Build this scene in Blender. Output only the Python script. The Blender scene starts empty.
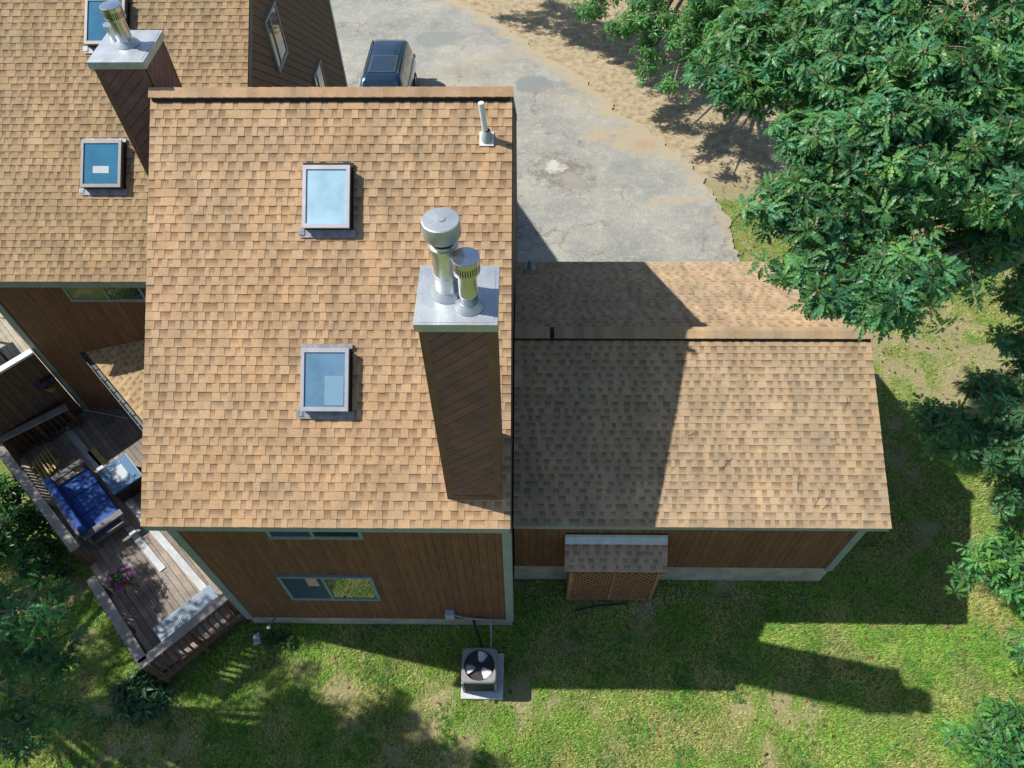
import bpy, math, random
import numpy as np
from mathutils import Vector, Matrix
R = math.radians
random.seed(7); rng = np.random.default_rng(7)
sc = bpy.context.scene
COL = sc.collection

# ------------------------------------------------------------------ materials
def newmat(name):
    m = bpy.data.materials.new(name); m.use_nodes = True
    nt = m.node_tree; return m, nt, nt.nodes['Principled BSDF']
def N(nt, t, **kw):
    n = nt.nodes.new(t)
    for k, v in kw.items():
        if k in n.inputs.keys(): n.inputs[k].default_value = v
        else: setattr(n, k, v)
    return n
def noise(nt, scale, detail=4, vec=None, rough=.55):
    n = N(nt, 'ShaderNodeTexNoise'); n.inputs['Scale'].default_value = scale
    n.inputs['Detail'].default_value = detail; n.inputs['Roughness'].default_value = rough
    if vec is not None: nt.links.new(vec, n.inputs['Vector'])
    return n
def ramp(nt, src, stops):
    r = N(nt, 'ShaderNodeValToRGB'); e = r.color_ramp.elements
    while len(e) < len(stops): e.new(.5)
    for el, (p, c) in zip(e, stops):
        el.position = p; el.color = (*c, 1) if len(c) == 3 else c
    nt.links.new(src, r.inputs[0]); return r
def mul(nt, a, b, fac=1.0, mode='MULTIPLY'):
    m = N(nt, 'ShaderNodeMix'); m.data_type = 'RGBA'; m.blend_type = mode
    if isinstance(fac, (int, float)): m.inputs[0].default_value = fac
    else: nt.links.new(fac, m.inputs[0])
    for i, x in ((6, a), (7, b)):
        if isinstance(x, tuple): m.inputs[i].default_value = (*x, 1)
        else: nt.links.new(x, m.inputs[i])
    return m.outputs[2]
def objcoord(nt, scale=(1, 1, 1)):
    t = N(nt, 'ShaderNodeTexCoord'); mp = N(nt, 'ShaderNodeMapping')
    mp.inputs['Scale'].default_value = scale
    nt.links.new(t.outputs['Object'], mp.inputs['Vector']); return mp.outputs[0]
def bump(nt, bs, h, strength=.3, dist=.01):
    b = N(nt, 'ShaderNodeBump'); b.inputs['Strength'].default_value = strength
    b.inputs['Distance'].default_value = dist
    nt.links.new(h, b.inputs['Height']); nt.links.new(b.outputs[0], bs.inputs['Normal'])
def simple(name, col, rough=.6, metal=0, var=.25, nscale=6, bumpy=0, tint=False, stretch=(1, 1, 1), spec=.5, fine=40):
    m, nt, bs = newmat(name)
    v = objcoord(nt, stretch)
    n = noise(nt, nscale, 6, v); n2 = noise(nt, fine, 3, v)
    lo = tuple(max(0, 1 - var) for _ in range(3)); hi = tuple(1 + var * .6 for _ in range(3))
    c = mul(nt, ramp(nt, n.outputs[0], [(.3, lo), (.7, hi)]).outputs[0], col)
    c = mul(nt, c, ramp(nt, n2.outputs[0], [(.3, lo), (.7, hi)]).outputs[0], .6)
    if tint:
        a = N(nt, 'ShaderNodeVertexColor'); a.layer_name = 'tint'
        c = mul(nt, c, a.outputs[0])
    nt.links.new(c, bs.inputs['Base Color'])
    bs.inputs['Roughness'].default_value = rough; bs.inputs['Metallic'].default_value = metal
    bs.inputs['Specular IOR Level'].default_value = spec
    if bumpy: bump(nt, bs, n2.outputs[0], bumpy, .02)
    return m
def shingle_mat(name, mult, blot=(1, 1, 1)):
    m, nt, bs = newmat(name)
    a = N(nt, 'ShaderNodeVertexColor'); a.layer_name = 'tint'
    v = objcoord(nt)
    big = noise(nt, .55, 5, v); mid = noise(nt, 2.3, 4, v); fine = noise(nt, 260, 2, v); gran = noise(nt, 55, 3, v)
    c = mul(nt, a.outputs[0], mult)
    c = mul(nt, c, ramp(nt, big.outputs[0], [(.32, blot), (.62, (1.06, 1.03, 1.0))]).outputs[0])
    c = mul(nt, c, ramp(nt, mid.outputs[0], [(.3, (.84, .84, .86)), (.7, (1.1, 1.08, 1.05))]).outputs[0])
    c = mul(nt, c, ramp(nt, fine.outputs[0], [(.32, (.62, .6, .6)), (.68, (1.35, 1.33, 1.3))]).outputs[0])
    c = mul(nt, c, ramp(nt, gran.outputs[0], [(.3, (.84, .83, .82)), (.7, (1.14, 1.13, 1.12))]).outputs[0])
    st = noise(nt, 1.0, 5, objcoord(nt, (3.0, .35, .35)))
    c = mul(nt, c, ramp(nt, st.outputs[0], [(.34, (.80, .82, .82)), (.52, (1, 1, 1))]).outputs[0])
    nt.links.new(c, bs.inputs['Base Color']); bs.inputs['Roughness'].default_value = .92
    bs.inputs['Specular IOR Level'].default_value = .25
    bump(nt, bs, fine.outputs[0], .35, .004)
    return m
def leaf_mat(name, base, trans=.3, rough=.42):
    m, nt, bs = newmat(name)
    a = N(nt, 'ShaderNodeVertexColor'); a.layer_name = 'tint'
    n = noise(nt, 1.3, 3, objcoord(nt))
    c = mul(nt, a.outputs[0], base)
    c = mul(nt, c, ramp(nt, n.outputs[0], [(.3, (.75, .8, .8)), (.7, (1.2, 1.15, 1.0))]).outputs[0])
    nt.links.new(c, bs.inputs['Base Color']); bs.inputs['Roughness'].default_value = rough
    bs.inputs['Specular IOR Level'].default_value = .35
    tr = N(nt, 'ShaderNodeBsdfTranslucent')
    nt.links.new(mul(nt, c, (1.2, 1.5, .5)), tr.inputs[0])
    mx = N(nt, 'ShaderNodeMixShader'); mx.inputs[0].default_value = trans
    nt.links.new(bs.outputs[0], mx.inputs[1]); nt.links.new(tr.outputs[0], mx.inputs[2])
    nt.links.new(mx.outputs[0], nt.nodes['Material Output'].inputs[0])
    return m
def glass_mat(name, col, rough=.03, ior=1.5):
    m, nt, bs = newmat(name)
    n = noise(nt, 3.0, 2, objcoord(nt))
    nt.links.new(mul(nt, ramp(nt, n.outputs[0], [(.3, (.85, .85, .85)), (.7, (1.12, 1.12, 1.12))]).outputs[0], col), bs.inputs['Base Color'])
    bs.inputs['Roughness'].default_value = rough; bs.inputs['IOR'].default_value = ior
    bs.inputs['Coat Weight'].default_value = .6; bs.inputs['Coat Roughness'].default_value = .02
    return m

M = {}
M['roof_main'] = shingle_mat('roof_shingle_orange', (1.0, .935, .88), (.93, .97, 1.0))
M['roof_left'] = shingle_mat('roof_shingle_tan', (.84, .83, .775), (.84, .88, .88))
M['roof_gar'] = shingle_mat('roof_shingle_garage', (.93, .955, .98), (.90, .93, .96))
M['roof_grey'] = shingle_mat('roof_shingle_grey', (.86, .90, 1.12), (.9, .9, .9))
M['siding'] = simple('stained_wood_siding', (.185, .080, .041), .75, var=.3, nscale=2.2, tint=True, stretch=(5, 5, 1), bumpy=.25)
M['siding_d'] = simple('dark_stained_siding', (.11, .072, .047), .75, var=.3, nscale=2.2, tint=True, stretch=(4, 4, 4), bumpy=.25)
M['siding_c'] = simple('chimney_siding', (.17, .084, .074), .7, var=.3, nscale=3, tint=True, bumpy=.3)
M['brown_trim'] = simple('brown_corner_board', (.16, .085, .05), .7, var=.25, nscale=4, bumpy=.2)
M['wallback'] = simple('sheathing_dark', (.03, .018, .012), .9)
M['trim'] = simple('grey_green_trim', (.25, .30, .275), .6, var=.15, nscale=3)
M['trim_d'] = simple('dark_grey_trim', (.075, .1, .1), .6, var=.15, nscale=3)
M['concrete'] = simple('foundation_concrete', (.40, .37, .29), .9, var=.3, nscale=2.5, bumpy=.3)
M['slab'] = simple('pad_concrete', (.55, .57, .57), .9, var=.2, nscale=5, bumpy=.2)
M['vent_dark'] = simple('ridge_vent_plastic', (.012, .011, .013), .8)
M['deckunder'] = simple('roof_underside', (.1, .08, .06), .9)
M['galv'] = simple('galvanised_steel', (.72, .75, .76), .33, 1, var=.1, nscale=14, spec=.5)
M['galv_dull'] = simple('dull_galvanised_cap', (.46, .50, .53), .5, .7, var=.16, nscale=5)
M['chrome'] = simple('polished_steel', (.60, .61, .65), .24, 1, var=.05, nscale=9)
M['blackmetal'] = simple('black_metal', (.015, .015, .018), .5)
M['sky_frame'] = simple('skylight_frame_metal', (.44, .44, .47), .45, .3, var=.12, nscale=6)
M['sky_frame2'] = simple('weathered_skylight_frame', (.20, .195, .19), .5, .2, var=.15, nscale=6)
M['sky_side'] = simple('skylight_cladding_dark', (.09, .075, .075), .6)
M['flash'] = simple('lead_flashing', (.30, .30, .33), .6, .3, var=.4, nscale=9)
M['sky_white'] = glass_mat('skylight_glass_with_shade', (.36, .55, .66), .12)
M['sky_blue'] = glass_mat('skylight_glass_blue', (.12, .23, .34), .04)  # sky reflection put into the glass as a blue base colour
M['sky_blue2'] = glass_mat('skylight_glass_deep_blue', (.035, .16, .27), .04)  # deeper blue base colour, likewise standing in for reflected sky
M['reflection_tint'] = simple('painted_reflection', (.17, .30, .41), .5, var=.06)  # paler tone for the reflection painted on the lower pane
M['white'] = simple('white_plastic', (.72, .74, .74), .45, var=.08)
M['whitewood'] = simple('white_painted_wood', (.68, .72, .70), .6, var=.12)
M['win_frame'] = simple('window_frame_grey', (.20, .29, .30), .5, var=.1)
M['win_glass'] = glass_mat('window_glass_reflective', (.03, .045, .05), .01, 2.3)
M['win_screen'] = simple('insect_screen_blue', (.022, .055, .11), .45, var=.15)
M['win_dark'] = glass_mat('window_glass_dark', (.012, .022, .024), .02, 1.9)
M['paper'] = simple('pink_paper', (.5, .32, .26), .9, var=.05)
M['box_grey'] = simple('grey_electrical_box', (.36, .42, .45), .5, var=.08)
M['rubber'] = simple('black_rubber', (.015, .015, .016), .7)
M['deck'] = simple('weathered_deck_board', (.26, .22, .185), .8, var=.35, nscale=2.5, tint=True, bumpy=.3)
M['deck_dark'] = simple('deck_framing_brown', (.115, .066, .047), .85, var=.35, nscale=4, bumpy=.3)
M['rail'] = simple('weathered_rail_cap', (.27, .25, .235), .75, var=.3, nscale=5, bumpy=.3)
M['cush'] = simple('royal_blue_cushion', (.010, .072, .32), .75, var=.2, nscale=5, bumpy=.15)
M['sofa_wood'] = simple('greyed_sofa_wood', (.13, .13, .135), .7, var=.25, nscale=5)
M['table_blue'] = simple('blue_table_top', (.014, .115, .26), .45, var=.12, nscale=4)
M['yellow_sun_wood'] = simple('yellow_wood_and_sun_tint', (.46, .35, .14), .7, var=.25, nscale=6)  # wood of the rack; also paints the sunlit deck strip pieces
M['pale_board'] = simple('pale_grey_board', (.42, .45, .47), .6, var=.25, nscale=4)
M['nb_board'] = simple('beige_deck_board', (.34, .30, .225), .8, var=.3, nscale=2.5, tint=True, bumpy=.3)
M['bench'] = simple('blue_grey_ribbed_resin', (.19, .27, .35), .45, var=.1)
M['pot'] = simple('terracotta_pot', (.32, .17, .08), .8)
M['flower'] = simple('magenta_petals', (.30, .02, .27), .6, tint=True, var=.2)
M['hose'] = simple('dark_blue_hose', (.02, .03, .09), .35)
M['lattice'] = simple('cedar_lattice', (.36, .17, .08), .75, var=.3, nscale=6, bumpy=.2)
M['lattice_in'] = simple('plywood_and_inner_shade', (.035, .022, .015), .9)  # near-black: shade inside the lattice, and the board under its roof
M['bark'] = simple('oak_bark', (.12, .1, .08), .9, var=.4, nscale=8, bumpy=.6)
M['twig'] = simple('grey_twig', (.19, .16, .13), .9, var=.3)
M['bud'] = simple('rust_leaf_stalks', (.30, .10, .035), .7, var=.3)
M['leaf_a'] = leaf_mat('oak_leaf', (.086, .228, .088), .34, .42)
M['leaf_b'] = leaf_mat('bright_oak_leaf', (.095, .265, .075), .34, .45)
M['leaf_c'] = leaf_mat('shaded_oak_leaf', (.07, .19, .075), .32, .45)  # darker copy of the leaf green, shade put into the colour
M['leaf_far'] = leaf_mat('far_oak_leaf', (.09, .25, .075), .32, .42)
M['leaf_shrub'] = leaf_mat('shrub_leaf', (.04, .125, .036))
M['leaf_hosta'] = leaf_mat('hosta_leaf', (.05, .12, .055), .2)
M['grass'] = leaf_mat('grass_blade', (1, 1, 1), .25, .7)
M['carpaint'] = simple('navy_car_paint', (.014, .045, .085), .22, .5, var=.05, nscale=2)
M['carpaint'].node_tree.nodes['Principled BSDF'].inputs['Coat Weight'].default_value = 1
M['carglass'] = glass_mat('car_glass', (.012, .03, .05), .02, 1.6)
M['carglass_side'] = glass_mat('car_side_glass', (.10, .09, .075), .04, 1.9)  # tan base colour stands in for ground reflected in the side glass
M['tyre'] = simple('tyre_rubber', (.02, .02, .02), .85)
M['pebble'] = simple('pale_pebble', (.42, .41, .38), .9, var=.3)
M['ac_top'] = simple('grey_blue_condenser_paint', (.25, .26, .265), .45, .2, var=.08)
M['ac_body'] = simple('condenser_louvre', (.05, .046, .042), .55, .3, var=.15)
M['fan'] = simple('aluminium_fan_blade', (.74, .76, .78), .5, .15, var=.1)
M['lampglass'] = simple('white_globe', (.8, .82, .84), .25, var=.03)

# ------------------------------------------------------------------ mesh helpers
LOC = {}
class MB:
    def __init__(s): s.V = []; s.F = []; s.C = []; s.M = []
    def add(s, vs, fs, col=(1, 1, 1), mi=0):
        b = len(s.V); s.V += [tuple(v) for v in vs]
        for f in fs: s.F.append(tuple(b + i for i in f)); s.C.append(col); s.M.append(mi)
    def box(s, lo, hi, col=(1, 1, 1), mi=0, fn=None):
        x0, y0, z0 = lo; x1, y1, z1 = hi
        vs = [(x0, y0, z0), (x1, y0, z0), (x1, y1, z0), (x0, y1, z0), (x0, y0, z1), (x1, y0, z1), (x1, y1, z1), (x0, y1, z1)]
        if fn: vs = [fn(*v) for v in vs]
        s.add(vs, [(3, 2, 1, 0), (4, 5, 6, 7), (0, 1, 5, 4), (1, 2, 6, 5), (2, 3, 7, 6), (3, 0, 4, 7)], col, mi)
    def prism(s, poly, vec, col=(1, 1, 1), mi=0):
        n = len(poly); v = Vector(vec)
        vs = [tuple(p) for p in poly] + [tuple(Vector(p) + v) for p in poly]
        s.add(vs, [tuple(range(n))[::-1], tuple(range(n, 2 * n))] + [(i, (i + 1) % n, n + (i + 1) % n, n + i) for i in range(n)], col, mi)
    def bar(s, a, b, w, h, col=(1, 1, 1), mi=0, up=(0, 0, 1)):
        a = Vector(a); b = Vector(b); d = (b - a).normalized()
        sd = d.cross(Vector(up))
        if sd.length < 1e-4: sd = Vector((1, 0, 0))
        sd.normalize(); u = sd.cross(d).normalized()
        c = [sd * (-w / 2) + u * (-h / 2), sd * (w / 2) + u * (-h / 2), sd * (w / 2) + u * (h / 2), sd * (-w / 2) + u * (h / 2)]
        s.prism([a + x for x in c], b - a, col, mi)
    def tube(s, pts, rad, n=8, col=(1, 1, 1), mi=0, cap=True):
        pts = [Vector(p) for p in pts]; k = len(pts)
        if not hasattr(rad, '__len__'): rad = [rad] * k
        b = len(s.V); ref = Vector((0.31, .22, .93))
        for i, p in enumerate(pts):
            d = (pts[min(i + 1, k - 1)] - pts[max(i - 1, 0)]).normalized()
            x = d.cross(ref)
            if x.length < .05: x = d.cross(Vector((1, 0, 0)))
            x.normalize(); y = d.cross(x)
            for j in range(n):
                a = 2 * math.pi * j / n
                s.V.append(tuple(p + (x * math.cos(a) + y * math.sin(a)) * rad[i]))
        for i in range(k - 1):
            for j in range(n):
                s.F.append((b + i * n + j, b + i * n + (j + 1) % n, b + (i + 1) * n + (j + 1) % n, b + (i + 1) * n + j)); s.C.append(col); s.M.append(mi)
        if cap:
            s.F.append(tuple(b + j for j in range(n))[::-1]); s.C.append(col); s.M.append(mi)
            s.F.append(tuple(b + (k - 1) * n + j for j in range(n))); s.C.append(col); s.M.append(mi)
    def lathe(s, c, prof, n=28, col=(1, 1, 1), mi=0):
        b = len(s.V); k = len(prof)
        for r, z in prof:
            for j in range(n):
                a = 2 * math.pi * j / n
                s.V.append((c[0] + r * math.cos(a), c[1] + r * math.sin(a), c[2] + z))
        for i in range(k - 1):
            for j in range(n):
                s.F.append((b + i * n + j, b + i * n + (j + 1) % n, b + (i + 1) * n + (j + 1) % n, b + (i + 1) * n + j)); s.C.append(col); s.M.append(mi)
        s.F.append(tuple(b + (k - 1) * n + j for j in range(n))); s.C.append(col); s.M.append(mi)
        s.F.append(tuple(b + j for j in range(n))[::-1]); s.C.append(col); s.M.append(mi)
    def build(s, name, mats, parent=None, smooth=None, bevel=0, fix=False):
        if not isinstance(mats, (list, tuple)): mats = [mats]
        loc = np.array(LOC.get(parent.name, (0, 0, 0)) if parent else (0, 0, 0))
        V = np.array(s.V, float) - loc
        me = bpy.data.meshes.new(name)
        me.from_pydata([tuple(v) for v in V], [], s.F)
        for m in mats: me.materials.append(m)
        if any(s.M): me.polygons.foreach_set('material_index', s.M)
        ca = me.color_attributes.new('tint', 'FLOAT_COLOR', 'CORNER')
        cols = []
        for f, c in zip(s.F, s.C): cols += [(*c, 1.0)] * len(f)
        ca.data.foreach_set('color', np.array(cols, np.float32).ravel())
        if fix:
            import bmesh
            bm = bmesh.new(); bm.from_mesh(me); bmesh.ops.recalc_face_normals(bm, faces=bm.faces); bm.to_mesh(me); bm.free()
        if smooth is not None:
            me.polygons.foreach_set('use_smooth', [True] * len(s.F)); me.set_sharp_from_angle(angle=R(smooth))
        o = bpy.data.objects.new(name, me); COL.objects.link(o)
        if parent: o.parent = parent; LOC[o.name] = tuple(loc)
        if bevel:
            b = o.modifiers.new('bevel', 'BEVEL'); b.width = bevel; b.segments = 2; b.limit_method = 'ANGLE'
        return o
def thing(name, label, cat, loc, group=None):
    o = bpy.data.objects.new(name, None); COL.objects.link(o); o.location = loc
    o.empty_display_size = .3; LOC[o.name] = tuple(loc)
    o['label'] = label; o['category'] = cat
    if group: o['group'] = group
    return o
def tag(o, label, cat, group=None, kind=None):
    o['label'] = label; o['category'] = cat
    if group: o['group'] = group
    if kind: o['kind'] = kind
    return o
def npmesh(name, V, quads, mats, cols, midx=None, parent=None, tri=False):
    k = 3 if tri else 4
    me = bpy.data.meshes.new(name); nF = len(quads)
    loc = np.array(LOC.get(parent.name, (0, 0, 0))) if parent else np.zeros(3)
    me.vertices.add(len(V)); me.vertices.foreach_set('co', (V - loc).astype(np.float32).ravel())
    me.loops.add(nF * k); me.loops.foreach_set('vertex_index', quads.astype(np.int32).ravel())
    me.polygons.add(nF); me.polygons.foreach_set('loop_start', np.arange(0, nF * k, k, dtype=np.int32))
    for m in mats: me.materials.append(m)
    if midx is not None: me.polygons.foreach_set('material_index', midx.astype(np.int32))
    ca = me.color_attributes.new('tint', 'FLOAT_COLOR', 'CORNER')
    c4 = np.ones((nF, k, 4), np.float32); c4[:, :, :3] = cols if cols.ndim == 3 else cols[:, None, :]
    ca.data.foreach_set('color', c4.ravel())
    me.update(calc_edges=True); me.validate()
    o = bpy.data.objects.new(name, me); COL.objects.link(o)
    if parent: o.parent = parent
    return o

# ------------------------------------------------------------------ clip + boards
def clip(poly, a, c):            # keep points with a.p <= c
    out = []
    for i in range(len(poly)):
        p, q = poly[i], poly[(i + 1) % len(poly)]
        dp = a[0] * p[0] + a[1] * p[1] - c; dq = a[0] * q[0] + a[1] * q[1] - c
        if dp <= 0: out.append(p)
        if dp * dq < 0:
            t = dp / (dp - dq); out.append((p[0] + t * (q[0] - p[0]), p[1] + t * (q[1] - p[1])))
    return out
def boards(mb, poly, o, u, v, n, ang, w, gap, th, jit=.16, seed=0):
    """boards running at angle ang over polygon poly in the (u,v) plane through o, standing th proud along n"""
    rr = random.Random(seed); o, u, v, n = map(Vector, (o, u, v, n))
    d = (-math.sin(ang), math.cos(ang))
    ss = [p[0] * d[0] + p[1] * d[1] for p in poly]
    i0 = math.floor(min(ss) / w); i1 = math.ceil(max(ss) / w)
    for i in range(i0, i1):
        q = clip(poly, d, (i + 1) * w - gap); q = clip(q, (-d[0], -d[1]), -i * w) if len(q) > 2 else q
        if len(q) < 3: continue
        g = 1 + rr.uniform(-jit, jit); h = rr.uniform(-.04, .04)
        pts = [o + u * a + v * b for a, b in q]
        mb.prism(pts, n * (th + rr.uniform(-.002, .002)), (g * (1 + h), g, g * (1 - h)))

TAB = [(.485, .36, .228), (.478, .352, .222), (.495, .37, .242), (.468, .342, .212), (.48, .35, .22), (.462, .336, .208), (.472, .34, .208), (.458, .318, .19), (.50, .38, .255)]
def shingles(mb, p0, u, s, n, width, length, expo=.143, seed=1, tabh=.0045, edges=None):
    """architectural shingle courses as real lapped tabs; the recessed pieces carry the darker granule band of laminated shingles"""
    rr = random.Random(seed); p0, u, s, n = map(Vector, (p0, u, s, n))
    k = math.ceil(length / expo - 1e-6)
    for i in range(k):
        t0 = i * expo; t1 = min(length, t0 + expo)
        a0, a1 = (0, width)
        x = a0; tabf = rr.random() < .5; js = rr.uniform(-.004, .004); row = rr.uniform(.96, 1.04)
        while x < a1 - 1e-4:
            w = rr.choice((.075, .09, .10, .115, .13, .15, .18)) if tabf else rr.choice((.07, .085, .10, .11, .12, .14))
            if a1 - x - w < .06: w = a1 - x
            y0, y1 = x, x + w
            def P(a, t, h): return p0 + u * a + s * t + n * h
            c = rr.choice(TAB); c = tuple(.65 * q + .35 * w_ for q, w_ in zip(c, (.476, .35, .22))); g = rr.uniform(.965, 1.035) * row
            if rr.random() < .06: g *= .91
            c = tuple(q * g for q in c)
            if tabf:
                h = .010 + tabh; lo = t0 + js + rr.uniform(-.003, .003)
                vs = [P(y0, lo, 0), P(y1, lo, 0), P(y1, lo, h), P(y0, lo, h), P(y1, t1 + .02, tabh), P(y0, t1 + .02, tabh), P(y0, t1 + .02, 0), P(y1, t1 + .02, 0)]
                mb.add(vs, [(0, 1, 2, 3), (3, 2, 4, 5), (1, 7, 4, 2), (6, 0, 3, 5)], c)
            else:
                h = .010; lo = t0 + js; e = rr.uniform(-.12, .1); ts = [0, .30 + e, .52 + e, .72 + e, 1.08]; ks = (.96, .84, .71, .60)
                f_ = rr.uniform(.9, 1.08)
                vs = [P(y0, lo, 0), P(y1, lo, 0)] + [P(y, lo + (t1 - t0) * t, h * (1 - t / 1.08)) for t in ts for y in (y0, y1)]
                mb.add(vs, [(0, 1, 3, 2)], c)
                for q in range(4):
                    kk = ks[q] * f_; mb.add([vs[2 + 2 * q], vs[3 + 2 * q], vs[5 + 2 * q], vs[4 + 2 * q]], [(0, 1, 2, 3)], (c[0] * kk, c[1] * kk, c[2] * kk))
            x = y1; tabf = not tabf if rr.random() < .93 else tabf
def ridge_cap(mb, x0, x1, y, z, sl_f, sl_b, seg=.2, wing=.165, seed=3, skip=None, lift=.08):
    rr = random.Random(seed); x = x0; i = 0
    while x < x1 - .01:
        xe = min(x1, x + seg)
        if skip is None or not skip(i):
            g = rr.uniform(.86, .98); c = tuple(q * g for q in rr.choice(TAB))
            cf = math.cos(sl_f); sf = math.sin(sl_f); cb_ = math.cos(sl_b); sb = math.sin(sl_b)
            h0, h1 = lift + .008, lift
            def pt(xx, side, h):
                if side == 0: return (xx, y, z + h)
                if side < 0: return (xx, y - wing * cf, z - wing * sf + h)
                return (xx, y + wing * cb_, z - wing * sb + h)
            vs = [pt(x, -1, h0), pt(xe + .02, -1, h1), pt(xe + .02, 0, h1), pt(x, 0, h0), pt(xe + .02, 1, h1), pt(x, 1, h0)]
            vs += [tuple(Vector(v) - Vector((0, 0, .012))) for v in vs]
            mb.add(vs, [(0, 1, 2, 3), (3, 2, 4, 5), (0, 6, 7, 1), (4, 10, 11, 5), (0, 3, 9, 6), (3, 5, 11, 9)], c)
        x = xe; i += 1

# ------------------------------------------------------------------ camera
PIT, YAW, ROL = R(37.02), R(-1.483), R(-.973)
fw = Vector((math.sin(YAW) * math.sin(PIT), math.cos(YAW) * math.sin(PIT), -math.cos(PIT)))
rt = Vector((math.cos(YAW), -math.sin(YAW), 0)); up = rt.cross(fw)
r2 = rt * math.cos(ROL) + up * math.sin(ROL); u2 = up * math.cos(ROL) - rt * math.sin(ROL)
cam = bpy.data.cameras.new('camera'); co = bpy.data.objects.new('camera', cam); COL.objects.link(co)
co.matrix_world = Matrix(((r2.x, u2.x, -fw.x, 0), (r2.y, u2.y, -fw.y, 0), (r2.z, u2.z, -fw.z, 16.0), (0, 0, 0, 1)))
cam.sensor_width = 36; cam.lens = 712.227 / 1024 * 36; cam.clip_end = 2000; cam.clip_start = .1
sc.camera = co

# ------------------------------------------------------------------ light
SUNV = Vector((.832, -.174, -1)).normalized()
sl = bpy.data.lights.new('sun', 'SUN'); sl.energy = 4.6; sl.angle = R(.53); sl.color = (1, .95, .86)
so = bpy.data.objects.new('sun', sl); COL.objects.link(so); so.location = (-30, 10, 40)
so.rotation_euler = SUNV.to_track_quat('-Z', 'Y').to_euler()
w = bpy.data.worlds.new('World'); sc.world = w; w.use_nodes = True
nt = w.node_tree; bg = nt.nodes['Background']; sky = nt.nodes.new('ShaderNodeTexSky')
sky.sky_type = 'NISHITA'; sky.sun_disc = False; sky.sun_elevation = R(50.3)
sky.sun_rotation = math.atan2(-.811, .172)
sky.air_density = 1.0; sky.dust_density = .6; sky.ozone_density = 1.0
nt.links.new(sky.outputs[0], bg.inputs[0]); bg.inputs[1].default_value = .095
sc.view_settings.view_transform = 'Standard'; sc.view_settings.look = 'None'
sc.view_settings.exposure = .5; sc.view_settings.gamma = 1

# ------------------------------------------------------------------ house units
SLOPE = R(34.93); TS = math.tan(SLOPE)
YE, ZE, YR, ZR, YW = 4.945, 5.676, 10.674, 9.677, 5.264
XL, XR = -6.059, -.203
def window(parent, name, o, u, v, n, w, h, left_mat, right_mat, split=.46, paper=False):
    o, u, v, n = map(Vector, (o, u, v, n))
    f = MB(); t = .055
    def rect(mb, a0, a1, b0, b1, d0, d1):
        mb.prism([o + u * a + v * b + n * d0 for a, b in ((a0, b0), (a1, b0), (a1, b1), (a0, b1))], n * (d1 - d0))
    rect(f, 0, w, 0, t, -.02, .055); rect(f, 0, w, h - t, h, -.02, .055)
    rect(f, 0, t, t, h - t, -.02, .05); rect(f, w - t, w, t, h - t, -.02, .05)
    rect(f, w * split, w * split + .05, t, h - t, -.02, .055)
    rect(f, t, w - t, t, t + .025, -.01, .045)
    fo = f.build(name, M['win_frame'], parent, fix=True)
    g = MB(); rect(g, t, w * split, t, h - t, .028, .036); g.build('window_pane', left_mat, fo, fix=True)
    g = MB(); rect(g, w * split + .05, w - t, t, h - t, .024, .032); g.build('window_pane', right_mat, fo, fix=True)
    if paper:
        g = MB(); rect(g, w * split - .32, w * split - .1, h - t - .42, h - t, .037, .04); g.build('paper_note', M['paper'], fo, fix=True)
    return fo
def skylight(parent, x0, x1, y0, y1, off, glass, reflect_patch=None, sticker=False, topdark=True, frame='sky_frame'):
    """raised kerb on the front slope between y0..y1"""
    ox, oy = off
    def P(x, y, h):
        z = ZE + (y - oy - YE) * TS
        return (x, y - h * math.sin(SLOPE), z + h * math.cos(SLOPE))
    def slab(mb, a0, a1, b0, b1, h0, h1, col=(1, 1, 1), mi=0):
        vs = [P(a, b, h) for h in (h0, h1) for a, b in ((a0, b0), (a1, b0), (a1, b1), (a0, b1))]
        mb.add(vs, [(3, 2, 1, 0), (4, 5, 6, 7), (0, 1, 5, 4), (1, 2, 6, 5), (2, 3, 7, 6), (3, 0, 4, 7)], col, mi)
    f = MB(); t = .055
    slab(f, x0 + .01, x1 - .01, y0 + .01, y1 - .01, 0, .12, mi=1)
    for a in ((x0, x1, y0, y0 + t), (x0, x1, y1 - t, y1)): slab(f, *a, .115, .165)
    for a in ((x0, x0 + t, y0 + t, y1 - t), (x1 - t, x1, y0 + t, y1 - t)): slab(f, *a, .115, .165)
    fo = f.build('skylight', [M[frame], M['sky_side']], parent, fix=True)
    g = MB(); slab(g, x0 + t, x1 - t, y0 + t, y1 - t, .121, .146); g.build('skylight_pane', glass, fo, fix=True)
    if reflect_patch:
        g = MB(); slab(g, x0 + .5 * (x1 - x0), x1 - t - .02, y0 + t + .02, y0 + .56 * (y1 - y0), .147, .151); g.build('reflect_patch', reflect_patch, fo, fix=True)  # thin paler slab on the pane, a painted reflection
    if sticker:
        g = MB(); slab(g, x0 + .25, x1 - .25, y0 + .24, y0 + .36, .147, .150); g.build('label_sticker', M['box_grey'], fo, fix=True)
    g = MB(); slab(g, x0 - .07, x1 + .07, y0 - .10, y0, .014, .022); slab(g, x0 - .1, x0, y0 - .07, y0 + .02, .024, .032)
    slab(g, x0 - .03, x1 + .03, y1, y1 + .06, .016, .05, mi=1 if topdark else 0)
    slab(g, x1, x1 + .03, y0, y1, .014, .026, mi=1); slab(g, x0 - .03, x0, y0, y1, .014, .022)
    g.build('flashing', [M['flash'], M['vent_dark']], fo, fix=True)
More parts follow.
